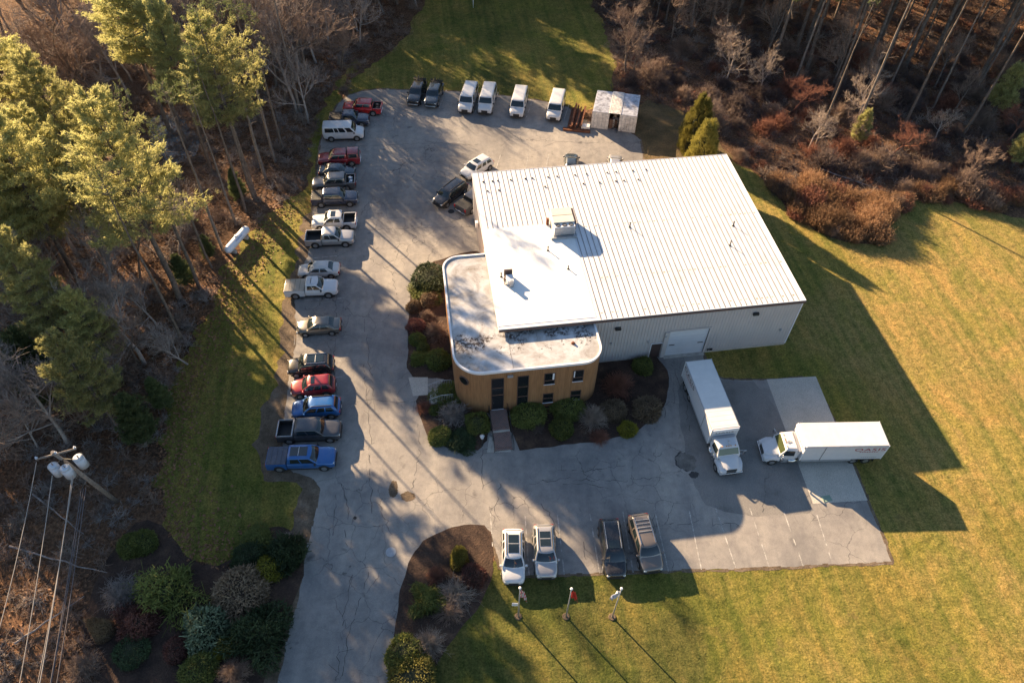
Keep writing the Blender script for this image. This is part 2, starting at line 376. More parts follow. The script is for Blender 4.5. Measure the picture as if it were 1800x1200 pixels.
LAWN_L = pxpoly([(640, 95), (600, 130), (570, 170), (555, 220), (545, 280), (535, 330), (475, 368), (450, 400), (432, 440), (390, 470), (375, 520), (352, 560), (322, 640), (300, 700), (285, 780), (262, 850), (285, 920), (330, 985), (420, 1010), (520, 985), (600, 860), (600, 160)])
LAWN_T = pxpoly([(780, -60), (1010, -60), (1050, 20), (1075, 80), (1085, 150), (1040, 200), (900, 215), (600, 200), (620, 130), (690, 95), (730, 35)])
LAWN_R = pxpoly([(1270, 275), (1335, 305), (1372, 350), (1395, 388), (1445, 412), (1500, 430), (1545, 424), (1562, 380), (1590, 350), (1640, 345), (1720, 362), (1800, 385), (1960, 420)]) + [V2(160, 60), V2(160, -60), V2(-14, -60), V2(-8, 12)] + pxpoly([(760, 1180), (800, 1110), (850, 1030), (870, 960), (1000, 800), (1150, 500)])
sheet('lawn', LAWN_L, .004, MT['lawn'], .5, .5, seed=1)
sheet('north_lawn', LAWN_T, .0045, MT['lawn'], .3, .8, seed=2)
sheet('east_lawn', LAWN_R, .004, MT['lawn'], .2, .8, seed=3)
ROUGH = pxpoly([(1120, 175), (1190, 190), (1290, 260), (1280, 330), (1130, 320), (1100, 240)])
sheet('rough_grass', ROUGH, .0055, MT['dirt'], .3, .7, seed=4)
VERGE = pxpoly([(566, 260), (560, 330), (536, 380), (528, 430), (512, 470), (500, 540), (498, 590), (485, 640), (470, 700), (455, 770), (455, 850), (520, 850), (530, 900), (500, 950), (500, 1000), (470, 1080), (445, 1200), (520, 1200), (640, 900), (640, 260)])
sheet('leaf_strewn_verge', VERGE, .007, MT['verge'], .3, .5, seed=5)
ASPH = pxpoly([(598, 172), (650, 155), (720, 158), (830, 162), (930, 172), (1010, 190), (1030, 215), (1126, 232), (1132, 285), (1135, 340), (1100, 480), (1110, 560), (1160, 605), (1234, 612), (1242, 640), (1262, 664), (1300, 668), (1345, 667), (1434, 661), (1525, 878), (1569, 983), (1572, 990), (1564, 990.4), (1380, 997), (1180, 1004), (1000, 1011), (882, 1013), (868, 960), (860, 930), (760, 1000), (720, 1100), (712, 1230), (478, 1230), (495, 1150), (520, 1060), (532, 1000), (540, 950), (556, 890), (562, 850), (500, 828), (492, 770), (503, 700), (508, 640), (522, 595), (514, 540), (520, 490), (545, 440), (546, 390), (553, 330), (560, 260), (575, 215)])
sheet('parking_lot', ASPH, .011, MT['asphalt'], .07, .5, seed=6)
m = MB()
def ragged(m, P, wd, z, seed):
    rq = random.Random(seed); Q = rough_edge(P, .45, .05, seed)
    for a, b in zip(Q, Q[1:]+Q[:1]):
        w_ = wd*rq.uniform(.3, 1.3); ribbon(m, [a, b], w_, z+rq.uniform(0, .0004))
ROUNDA = []
for a, b in zip(ASPH, ASPH[1:]+ASPH[:1]): ROUNDA += [a*.75+b*.25, a*.25+b*.75]
def ribbon(m, P, wd, z, rr=None):
    for i in range(len(P)-1):
        a, b = P[i], P[i+1]; d = (b-a)
        if d.length < 1e-4: continue
        n = Vector((-d.y, d.x)).normalized()*(wd/2)
        m.quad((a.x-n.x, a.y-n.y, z), (b.x-n.x, b.y-n.y, z), (b.x+n.x, b.y+n.y, z), (a.x+n.x, a.y+n.y, z))
ragged(m, ROUNDA, .28, .0125, 3)
tag(m.build('pavement_edge_debris', MT['verge']), kind='structure')
sheet('dark_asphalt', pxpoly([(1190, 660), (1262, 668), (1346, 670), (1430, 890), (1420, 905), (1290, 905), (1225, 880), (1200, 780)]), .0130, MT['newer'], .08, .5, seed=61)
PADP = pxpoly([(1347.5, 666.5), (1434, 661.5), (1525, 879), (1429, 885)])
sheet('concrete_pad', PADP, .015, MT['pad'], 0, 3, smooth=False)
ISL = pxpoly([(865, 922), (868, 975), (868, 1010), (850, 1045), (828, 1082), (790, 1130), (765, 1170), (748, 1230), (682, 1230), (686, 1170), (692, 1110), (700, 1050), (712, 1000), (736, 960), (775, 932), (815, 921)])
BEDW = pxpoly([(850, 440), (800, 448), (752, 464), (726, 490), (717, 540), (716, 600), (719, 662), (746, 664), (800, 664), (860, 600), (880, 480)])
BEDS = pxpoly([(728, 694), (736, 738), (757, 772), (795, 788), (856, 793), (864, 720), (800, 640), (760, 690)])
BEDE = pxpoly([(898, 793), (960, 787), (1050, 776), (1105, 762), (1150, 738), (1172, 708), (1178, 670), (1168, 645), (1150, 622), (1060, 560), (890, 660)])
BEDL = pxpoly([(250, 905), (295, 930), (330, 985), (400, 1000), (450, 925), (500, 925), (530, 950), (535, 1000), (520, 1045), (495, 1110), (470, 1170), (455, 1230), (150, 1230), (150, 1050), (200, 960)])
for i, (n, P) in enumerate((('mulch_island', ISL), ('mulch_bed_west', BEDW), ('mulch_bed_south', BEDS), ('mulch_bed_east', BEDE), ('mulch_bed_by_woods', BEDL))):
    sheet(n, P, .017+.0005*i, MT['mulch'], .08, .45, seed=20+i)
sheet('entrance_path', pxpoly([(718, 663), (752, 663), (752, 694), (726, 696)]), .022, MT['pad'], 0, 2, smooth=False)
sheet('walk_apron', pxpoly([(860, 768), (894, 768), (898, 794), (856, 795)]), .022, MT['pad'], 0, 2, smooth=False)
for n, P in (('pond', [(262, 205), (320, 200), (352, 240), (345, 275), (300, 290), (262, 262)]), ('stream', [(180, 105), (215, 112), (232, 150), (205, 165), (178, 140)]), ('creek', [(418, -10), (450, -10), (452, 32), (430, 40), (415, 15)])):
    sheet(n, pxpoly(P), .006, MT['water'], .3, .6, seed=9)

def ribbon(m, P, wd, z, rr=None):
    for i in range(len(P)-1):
        a, b = P[i], P[i+1]; d = (b-a)
        if d.length < 1e-4: continue
        n = Vector((-d.y, d.x)).normalized()*(wd/2)
        m.quad((a.x-n.x, a.y-n.y, z), (b.x-n.x, b.y-n.y, z), (b.x+n.x, b.y+n.y, z), (a.x+n.x, a.y+n.y, z))
# painted stall lines
LN = [((862, 902), (866, 960)), ((923, 907), (930, 1010)), ((980, 905), (992, 1010)), ((1037, 903), (1054, 1007)), ((1095, 900), (1113, 1006)), ((1151, 898), (1175, 1004)), ((1211, 895), (1233, 1001)), ((1258, 893), (1293, 997)), ((1318, 893), (1352, 996)), ((1378, 900), (1412, 995)), ((1436, 905), (1464, 993)),
      ((806, 200), (818, 160)), ((835, 199), (847, 160)), ((862, 201), (876, 162)), ((925, 208), (937, 173)), ((957, 210), (968, 176)), ((991, 212), (1000, 185)), ((772, 190), (785, 158)), ((741, 184), (752, 153)), ((880, 300), (930, 268)), ((924, 297), (929, 271)), ((959, 297), (965, 271)),
      ((618, 272), (660, 272)), ((600, 340), (625, 338)), ((540, 455), (600, 449)), ((535, 528), (605, 524)), ((525, 592), (600, 584)), ((540, 640), (600, 634)), ((585, 664), (601, 662))]
LN[19] = ((872, 297), (880, 272))
m = MB(); rr = random.Random(3)
for a, b in LN:
    A, B = G(*a).to_2d(), G(*b).to_2d(); n = 8
    for k in range(n):
        if rr.random() < .1: continue
        ribbon(m, [A.lerp(B, k/n), A.lerp(B, (k+.98)/n)], .09, .0195)
tag(m.build('parking_lines', MT['line']), kind='structure')
# cracks
CK = [((630, 700), (700, 708), (790, 704)), ((846, 780), (850, 860)), ((945, 700+180), (965, 900), (985, 950)), ((640, 640), (650, 760), (652, 900)), ((600, 850), (612, 900), (606, 960)), ((590, 870), (585, 950)),
      ((735, 745), (738, 800), (725, 860)), ((930, 850), (1000, 843), (1080, 846), (1170, 838)), ((980, 826), (1030, 828), (1100, 818)), ((640, 560), (660, 720)), ((1095, 922), (1170, 921), (1230, 922)), ((1245, 922), (1300, 921)), ((560, 262), (620, 258), (760, 252), (840, 255)), ((600, 405), (700, 402), (840, 398)),
      ((590, 440), (592, 520), (588, 620), (590, 740)), ((850, 790), (880, 784), (893, 790)), ((905, 245), (1000, 250), (1125, 252)), ((620, 1010), (600, 1100), (590, 1200)), ((650, 1000), (612, 1120), (600, 1200)), ((1180, 640), (1205, 700), (1212, 760)), ((1160, 690), (1170, 740)),
      ((1070, 858), (1030, 850), (990, 852)), ((1340, 900), (1350, 830)), ((1025, 945), (1028, 985)), ((700, 540), (690, 480), (640, 450)), ((880, 850), (870, 900), (878, 910))]
m = MB()
for i, c in enumerate(CK):
    P = [G(*p).to_2d() for p in c]; Q = [P[0]]
    for a, b in zip(P, P[1:]):
        n = max(2, int((b-a).length/.35))
        for k in range(1, n+1): Q.append(a.lerp(b, k/n) + Vector((rr.gauss(0, .09), rr.gauss(0, .09))))
    for a, b in zip(Q, Q[1:]):
        if rr.random() < .85: ribbon(m, [a, b], rr.uniform(.015, .05), .0185)
        if rr.random() < .12:
            ribbon(m, [a, a + Vector((rr.gauss(0, .5), rr.gauss(0, .5)))], .025, .0185)
tag(m.build('tar_cracks', MT['tar']), kind='structure')
def blob(cx, cy, rx, ry, seed, n=26, ring=None):
    rr = random.Random(seed); c = G(cx, cy).to_2d()
    return [c + Vector((math.cos(2*math.pi*k/n)*rx*rr.uniform(.8, 1.15), math.sin(2*math.pi*k/n)*ry*rr.uniform(.8, 1.15))) for k in range(n)]
for i, (cx, cy, rx, ry, mm) in enumerate(((1207, 812, 1.0, 1.0, 'tar'), (1206, 812, .93, .93, 'patch'), (1219, 834, .5, .35, 'tar'), (692, 860, .35, .8, 'verge'), (718, 872, .7, .5, 'verge'))):
    sheet('asphalt_patch', blob(cx, cy, rx, ry, i), .0125+.0008*i, MT[mm], .05, .4, seed=i)

# ------------------------------------------------------------------ the building
BO = Vector((-1.09, 43.68, 0)); BA = R(9.2); BL, BW, BH = 28.7, 22.6, 6.5
bld = empty('warehouse_building', BO, BA)
tag(bld, 'white ribbed metal warehouse with a rounded cedar clad office wing at its corner', 'building')
def B2W(u, w_, z=0): return BO + Vector((u*math.cos(BA)-w_*math.sin(BA), u*math.sin(BA)+w_*math.cos(BA), z))
# roof with standing seams
def roof(m):
    m.box((-.12, -.12, BH-.12), (BL+.12, BW+.12, BH))
    m.mi = 1; n = 56
    for k in range(1, n):
        u = BL*k/n; w0 = 13.42 if u < 6.9 else (0.28 if False else -.06)
        if u < 6.9: m.box((u-.024, 13.42, BH), (u+.024, BW+.1, BH+.045))
        elif u < 8.95: m.box((u-.024, 13.42, BH), (u+.024, BW+.1, BH+.045))
        else: m.box((u-.024, -.06, BH), (u+.024, BW+.1, BH+.045))
    m.mi = 2
    for k in range(56):      # rows of screws and scuffs where the sheets lap
        u = BL*(k+.5)/56
        for w_ in (.7, 5.2, 12.6):
            if w_ < 13.4 and u < 9: continue
            if rr.random() < .5: m.box((u-.1, w_-.03+rr.uniform(-.12, .0), BH+.001), (u+.08, w_+.04, BH+.006))
    m.mi = 3
    for x0, y0, x1, y1 in ((-.16, -.16, BL+.16, -.12), (-.16, BW+.12, BL+.16, BW+.16)): m.box((x0, y0, BH-.2), (x1, y1, BH+.03))
    for x0, x1 in ((-.16, -.122), (BL+.122, BL+.16)): m.box((x0, -.118, BH-.2), (x1, BW+.118, BH+.03))
part('roof', [MT['roofmetal'], MT['seam'], MT['stain'], MT['trim']], bld, roof)
part('roof_coating', MT['coat'], bld, lambda m: m.prism([(-.1, .25), (8.85, .25), (8.95, 11.2), (6.9, 13.1), (6.85, 13.4), (-.1, 13.4)], BH+.002, BH+.03))
part('gutter', MT['darktrim'], bld, lambda m: m.box((-.16, -.3, BH-.22), (BL+.14, -.165, BH-.04)))
# walls: trapezoidal ribs
def ribwall(m, p0, p1, z0, z1, holes=()):
    p0, p1 = Vector(p0), Vector(p1); d = p1-p0; L = d.length; d.normalize(); n = Vector((d.y, -d.x))
    xs = []; x = 0; pat = ((0, 0), (.20, 0), (.235, .045), (.275, .045))
    while x < L:
        for a, h in pat: xs.append((min(L, x+a), h))
        x += .31
    xs.append((L, 0))
    for (a, h0), (b, h1) in zip(xs, xs[1:]):
        if b-a < 1e-4: continue
        mid = (a+b)/2; spans = [(z0, z1)]
        for (h_a, h_b, c, e) in holes:
            if h_a < mid < h_b:
                spans = [(z0, c), (e, z1)]
        for s, e in spans:
            if e-s < .01: continue
            A = p0 + d*a + n*h0; B = p0 + d*b + n*h1
            m.quad((A.x, A.y, s), (B.x, B.y, s), (B.x, B.y, e), (A.x, A.y, e))
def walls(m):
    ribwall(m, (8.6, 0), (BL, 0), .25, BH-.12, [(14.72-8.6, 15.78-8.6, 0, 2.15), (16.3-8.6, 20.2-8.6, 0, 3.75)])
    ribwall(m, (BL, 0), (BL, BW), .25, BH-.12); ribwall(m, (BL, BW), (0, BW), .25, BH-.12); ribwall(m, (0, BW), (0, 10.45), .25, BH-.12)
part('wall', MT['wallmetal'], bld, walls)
def fnd(m):
    m.box((8.7, .02, 0), (14.7, .2, .25)); m.box((20.35, -.05, 0), (BL+.02, .2, .26)); m.box((BL-.2, .2, 0), (BL+.02, BW, .25)); m.box((.0, BW-.2, 0), (BL-.2, BW, .25)); m.box((0, 10.5, 0), (.2, BW-.2, .25)); m.box((15.8, .02, 0), (16.28, .2, .25))
    m.box((.25, 10.5, 0), (BL-.25, 10.52, BH-.13))
part('foundation', MT['fnd'], bld, fnd)
for u, w_, h in ((20.9, 22.9, .9), (24, 22.8, 1)): pass
boxpart('corner_trim', MT['trim'], bld, (BL-.02, -.08, .25), (BL+.08, .06, BH-.2)); boxpart('corner_trim', MT['trim'], bld, (-.08, BW-.1, .2), (.02, BW+.06, BH-.2))
part('garage_door_frame', MT['wallmetal'], bld, lambda m: (m.box((15.82, -.14, 0), (16.26, -.06, 3.7)), m.box((20.2, -.1, 0), (20.34, -.05, 3.85)), m.box((16.26, -.1, 3.7), (20.2, -.05, 3.86))))
part('door_frame', MT['trim'], bld, lambda m: (m.box((14.64, -.08, .02), (14.72, -.05, 2.2)), m.box((14.72, -.08, 2.14), (15.82, -.05, 2.22))))
gd = part('garage_door', MT['doorw'], bld, lambda m: [m.box((16.3, .04, .02+k*.46), (20.2, .1, .02+k*.46+.44)) for k in range(8)])
part('door_backing', MT['greymetal'], gd, lambda m: m.box((16.3, .105, .02), (20.2, .12, 3.72)))
for u in (16.55, 19.4): boxpart('vision_strip', MT['black'], gd, (u, .02, 1.55), (u+.55, .038, 1.67))
part('loading_sill', MT['fnd'], bld, lambda m: m.box((16.2, -.35, .0), (20.3, .03, .06)))
dr = boxpart('door', MT['doorb'], bld, (14.74, .0, .05), (15.78, .06, 2.12)); boxpart('handle', MT['chrome'], dr, (15.6, -.05, 1.0), (15.66, -.002, 1.12))
for u, z in ((11.0, 4.9), (24.3, 5.1)):
    l = part('wall_light', MT['black'], bld, lambda m: (m.box((u-.28, -.30, z), (u+.28, -.06, z+.28), .04)))
    boxpart('lens', MT['lamp'], l, (u-.2, -.29, z-.03), (u+.2, -.1, z-.002))
for u, z in ((10.6, 2.9), (14.3, 2.6), (27.6, 2.4), (15.95, 3.2)):
    part('wall_fixture', MT['greymetal'], bld, lambda m: (m.box((u-.09, -.2, z-.1), (u+.09, -.06, z+.12), .02)))
for u in (20.62, 20.85, 21.0): part('meter_box', MT['black'], bld, lambda m: m.box((u, -.16, .35), (u+.11, -.06, .6), .01))
part('downspout', MT['trim'], bld, lambda m: (m.box((-.2, 10.6, .1), (-.06, 10.75, BH-.2)), m.box((-.5, 10.9, .1), (-.06, 11.9, 1.9), .03), m.box((-.35, 17.5, 3.2), (-.06, 17.9, 3.9), .03)))
# snow guards near the north edge
for k, u in enumerate((.9, 1.9, 2.5, 3.9, 5.5, 6.3, 8.0, 9.0, 11.0, 12.3, 14.6, 15.6, 17.5, 19.0, 1.2, 2.4, 7.4, 11.6, 13.4, 15.2, 16.1, 17.7)):
    w_ = BW-1.6 if k < 14 else BW-3.2
    boxpart('snow_guard', MT['black'], bld, (u-.07, w_-.05, BH+.002), (u+.1, w_+.06, BH+.12), .01)

# wing: cedar walls with round corners
def arc(cx, cy, r, a0, a1, n=12): return [(cx+r*math.cos(R(a0+(a1-a0)*k/n)), cy+r*math.sin(R(a0+(a1-a0)*k/n))) for k in range(n+1)]
WZ = 5.98
WOUT = [(-.14, 10.35)] + arc(-4.45+1.6, 10.35-1.6, 1.6, 90, 180) + arc(-4.45+2.5, -4.45+2.5, 2.5, 180, 270, 18) + arc(8.7-1.9, -4.45+1.9, 1.9, 270, 360, 14) + [(8.7, -.05)]
def inset(P, d):
    out = []
    for i, p in enumerate(P):
        a = Vector(P[max(0, i-1)]); b = Vector(P[min(len(P)-1, i+1)]); t = (b-a).normalized(); n = Vector((-t.y, t.x)); out.append((p[0]+n.x*d, p[1]+n.y*d))
    return out
def dens(P, step=.6):
    out = [P[0]]
    for a, b in zip(P, P[1:]):
        a, b = Vector(a), Vector(b); n = max(1, int((b-a).length/step))
        out += [tuple(a.lerp(b, k/n)) for k in range(1, n+1)]
    return out
bm = bmesh.new(); uvl = bm.loops.layers.uv.new('UVMap'); P = dens(WOUT); s = 0; prev = None
for p in P:
    if prev is not None: s += (Vector(p)-Vector(prev)).length
    v0, v1 = bm.verts.new((p[0], p[1], 0)), bm.verts.new((p[0], p[1], WZ))
    if prev is not None:
        f = bm.faces.new((lv0, v0, v1, lv1)); f.smooth = True
        for lp, uv in zip(f.loops, ((ls, 0), (s, 0), (s, WZ), (ls, WZ))): lp[uvl].uv = uv
    prev, lv0, lv1, ls = p, v0, v1, s
bmesh.ops.recalc_face_normals(bm, faces=bm.faces)
me = bpy.data.meshes.new('cedar_wall'); bm.to_mesh(me); bm.free(); cedar = link('cedar_wall', me, MT['cedar'], bld)
def wroof(m):
    m.prism(P[::-1] + [(8.7, .1), (-.14, .1)][::1] if False else [(x, y) for x, y in inset(P, .1)] + [(8.6, .12), (-.1, .12)], WZ-.14, WZ-.02)
part('wing_roof', MT['wingroof'], bld, wroof)
def parapet(m):
    o_, i_ = inset(P, -.05), inset(P, .12); n = len(P)
    for k in range(n-1):
        a, b, c, d = o_[k], o_[k+1], i_[k+1], i_[k]; z0, z1 = WZ-.16, WZ+.10
        m.quad((*a, z1), (*b, z1), (*c, z1), (*d, z1)); m.quad((*a, z0), (*b, z0), (*b, z1), (*a, z1)); m.quad((*d, z1), (*c, z1), (*c, z0), (*d, z0)); m.quad((*a, z0), (*d, z0), (*c, z0), (*b, z0))
    bmesh.ops.remove_doubles(m.bm, verts=m.bm.verts, dist=.001)
part('parapet_cap', MT['trim'], bld, parapet)
def win(u0, u1, z0, z1, bars=(), name='window', bright=False, y=-4.45):
    fr = part(name, MT['doorb'], bld, lambda m: (m.box((u0-.06, y-.05, z0-.06), (u0, y+.02, z1+.06)), m.box((u1, y-.05, z0-.06), (u1+.06, y+.02, z1+.06)),
                                     m.box((u0, y-.05, z1), (u1, y+.02, z1+.06)), m.box((u0, y-.05, z0-.06), (u1, y+.02, z0))))
    boxpart('pane', MT['glass'], fr, (u0, y-.025, z0), (u1, y-.006, z1))
    boxpart('sill', MT['trim'], fr, (u0-.08, y-.1, z0-.1), (u1+.08, y-.052, z0-.055))
    for z in bars: boxpart('transom', MT['darktrim'], fr, (u0, y-.045, z), (u1, y-.028, z+.09))
    return fr
win(1.02, 1.92, .75, 5.0, (3.45, 2.0)); e = win(-1.3, -.3, .52, 5.0, (3.65, 2.6), 'entrance_door'); boxpart('handle', MT['chrome'], e, (-1.2, -4.56, 1.45), (-1.16, -4.5, 1.75))
for u in (3.42, 6.0):
    win(u, u+.85, 3.55, 5.0, (4.0,)); win(u, u+.85, .75, 2.0, (1.3,))
boxpart('blind', MT['trim'], bld, (4.1, -4.485, 4.1), (4.26, -4.478, 4.98)); boxpart('blind', MT['trim'], bld, (6.02, -4.485, 4.1), (6.12, -4.478, 4.98))
part('wall_light', MT['greymetal'], bld, lambda m: m.box((.05, -4.62, 5.15), (.55, -4.46, 5.4), .03))
# porthole on the south-west curve
a = R(226); c = (-4.45+2.5+2.5*math.cos(a), -4.45+2.5+2.5*math.sin(a)); n_ = Vector((math.cos(a), math.sin(a), 0))
pw = part('round_window', MT['doorb'], bld, lambda m: m.cyl(Vector((*c, 4.35))-n_*.1, Vector((*c, 4.35))+n_*.06, .52, n=20))
part('pane', MT['glass'], pw, lambda m: m.cyl(Vector((*c, 4.35))+n_*.061, Vector((*c, 4.35))+n_*.08, .42, n=20))
part('roof_seam_line', MT['seam'], bld, lambda m: (m.box((.6, -4.2, WZ-.018), (.64, -.3, WZ-.008)), m.box((3.2, -1.0, WZ-.018), (3.24, -.1, WZ-.008))))

# things that stand on the roof
def at_bld(name, u, w_, z, rz=0): return empty(name, B2W(u, w_, z), BA+rz)
h = at_bld('rooftop_air_handler', 6.9, 11.3, BH+.03)
tag(h, 'large beige rooftop air handler with three round fans in its top', 'air handler')
boxpart('casing', MT['beige'], h, (0, .55, .3), (2.15, 2.75, 1.45), .03); boxpart('fan_deck', MT['trim'], h, (.02, 0, .3), (2.13, .545, 1.3), .02)
for k in range(3):
    x = .42+.66*k; f = part('fan', MT['black'], h, lambda m: m.cyl((x, .28, 1.301), (x, .28, 1.33), .25, n=18))
    part('fan_blade', MT['greymetal'], f, lambda m: [m.box((x-.22, .26, 1.335), (x+.22, .3, 1.345), 0, Matrix.Rotation(R(60*q), 3, 'Z')) for q in range(3)])
boxpart('coil_panel', MT['greymetal'], h, (.06, -.03, .35), (2.08, -.004, 1.2)); boxpart('lid_seam', MT['doorb'], h, (0, 1.6, 1.451), (2.15, 1.64, 1.46))
boxpart('duct', MT['darktrim'], h, (2.16, .6, .3), (2.36, 2.7, 1.36), .02); boxpart('electrical_box', MT['rust'], h, (-.42, 1.9, .02), (-.16, 2.2, .75))
part('curb', MT['greymetal'], h, lambda m: (m.box((-.3, -.35, 0), (2.3, -.2, .22)), m.box((0, .1, 0), (2.1, 2.6, .29))))
a_ = at_bld('small_condenser', 1.25, 5.2, BH+.03)
tag(a_, 'small condenser and exhaust hood standing on the white roof patch', 'condenser')
boxpart('cabinet', MT['trim'], a_, (.1, 0, .1), (.75, .95, .55), .02); boxpart('grille', MT['doorb'], a_, (-.05, 1.1, .15), (.75, 1.3, .9), .02); boxpart('hood', MT['greymetal'], a_, (.3, -.3, .12), (.65, -.01, .75), .02)
part('pipe', MT['darktrim'], a_, lambda m: m.cyl((-.1, .25, 0), (-.1, .25, .5), .05)); part('pipe', MT['darktrim'], a_, lambda m: m.cyl((-.1, .7, 0), (-.05, .7, .45), .06))
part('feet', MT['wood'], a_, lambda m: (m.box((0, .1, 0), (.8, .2, .1)), m.box((0, .75, 0), (.8, .85, .1)), m.box((.3, -.25, 0), (.65, -.1, .1)), m.box((0, 1.1, 0), (.7, 1.3, .15))))
for u, w_, hh, lb in ((.95, 6.45, .45, 'thin vent pipe just left of the small rooftop condenser'), (6.0, 9.5, .5, 'thin vent pipe in front of the large rooftop air handler'), (7.5, 6.7, .35, 'short vent pipe alone on the white roof patch'),
                  (14.9, 11.9, .55, 'black vent pipe on the ribbed roof right of the air handler'), (25.5, 10.8, .55, 'upper of two vent pipes near the right roof edge'), (24.2, 8.0, .55, 'lower of two vent pipes near the right roof edge')):
    v = tag(part('vent_pipe', MT['black'], None, lambda m: (m.cyl((0, 0, 0), (0, 0, hh), .055), m.cyl((0, 0, 0), (0, 0, .08), .14, .07), m.cyl((0, 0, hh), (0, 0, hh+.05), .08)), loc=B2W(u, w_, BH+.028)), lb, 'vent pipe', 'vent pipes on the warehouse roof')
tag(part('roof_drain', MT['rust'], None, lambda m: (m.cyl((0, 0, 0), (0, 0, .1), .2, .12), m.cyl((0, 0, .1), (0, 0, .18), .1)), loc=B2W(6.3, -2.1, WZ-.02)), 'rusty round drain on the stained office roof', 'roof drain')

# front walk with steps, side steps
wk = empty('front_steps', B2W(-.8, -4.55), BA); tag(wk, 'brick paved front steps leading up to the glass entrance door', 'steps')
boxpart('upper_landing', MT['brick'], wk, (-.75, -1.9, 0), (.8, 0, .46)); boxpart('lower_landing', MT['brick'], wk, (-.75, -3.9, 0), (.8, -2.28, .2))
boxpart('tread', MT['brick'], wk, (-.78, -2.1, 0), (.83, -1.91, .38)); boxpart('tread', MT['fnd'], wk, (-.78, -2.28, 0), (.83, -2.11, .28))
boxpart('tread', MT['brick'], wk, (-.78, -4.1, 0), (.83, -3.91, .13))
for x in (-.82, .9):
    part('handrail', MT['black'], wk, lambda m: [m.cyl((x, -.05, 1.35), (x, -1.95, 1.35), .03), m.cyl((x, -1.95, 1.35), (x, -4.2, .95), .03)] + [m.cyl((x, y, 0), (x, y, 1.35 if y > -2 else .95), .025) for y in (-.1, -1.9, -4.2, -3)])
ss = empty('side_steps', B2W(-4.55, -1.9), BA); tag(ss, 'tan brick side steps with dark railings against the curved cedar wall', 'steps')
for k in range(3): boxpart('tread', MT['fnd'] if k < 2 else MT['brick'], ss, (-2.3+.45*k, -1.0, 0), (-1.851+.45*k if k < 2 else -.12, .6, .16*(k+1)))
for y in (-1.04, .64):
    part('railing', MT['greymetal'], ss, lambda m: [m.cyl((-.2, y, 1.4), (-1.3, y, 1.4), .03), m.cyl((-1.3, y, 1.4), (-2.4, y, .95), .03)] + [m.cyl((-.2-.155*q, y, .1), (-.2-.155*q, y, min(1.4, 1.4-(.155*q-1.1)*.41)), .014, n=5) for q in range(15)])
lp = empty('path_lamp', G(848, 783)); tag(lp, 'small pale lantern on a short black post beside the front walk', 'lamp')
part('post', MT['black'], lp, lambda m: m.cyl((0, 0, 0), (0, 0, 1.2), .05, .04)); part('lantern', MT['porc'], lp, lambda m: (m.cyl((0, 0, 1.2), (0, 0, 1.55), .13, .2, 8), m.cyl((0, 0, 1.55), (0, 0, 1.66), .22, .04, 8)))

# ------------------------------------------------------------------ vehicles
def wheel(root, x, y, r, wd, rimr=.62):
    s = 1 if y > 0 else -1
    t = part('wheel', MT['rubber'], root, lambda m: (m.cyl((x, y-wd*s, r), (x, y, r), r, n=18), m.cyl((x, y, r), (x, y+.012*s, r), r*.97, r*.8, n=18)))
    part('rim', MT['rim'], t, lambda m: (m.cyl((x, y+.013*s, r), (x, y+.022*s, r), r*rimr, r*rimr*.9, n=14), m.cyl((x, y+.0225*s, r), (x, y+.032*s, r), r*.16, n=8)))
def section(x, w, zb, zt, cr=.03):
    P = [(w*.90, zb), (w*.99, zb+.12), (w, (zb+zt)/2), (w*.985, zt-.16), (w*.90, zt-.035), (w*.62, zt+cr*.6), (w*.25, zt+cr)]
    P = P + [(-y, z) for y, z in P[::-1]]
    return [(x, y, z) for y, z in P]
def panel(name, mat, root, a, b, c, d, off=.012, th=.012):
    """thin pane over the quad a b c d, pushed out along its normal"""
    a, b, c, d = map(Vector, (a, b, c, d)); n = (b-a).cross(d-a).normalized()
    if n.z < -.05 or (abs(n.z) < .05 and (a+b+c+d).dot(n) < 0): n = -n
    def f(m):
        q = [p+n*(off-th) for p in (a, b, c, d)]; q2 = [p+n*off for p in (a, b, c, d)]; m.hull([q, q2])
    return part(name, mat, root, f)
def lerp(a, b, t): return tuple(x+(y-x)*t for x, y in zip(a, b))
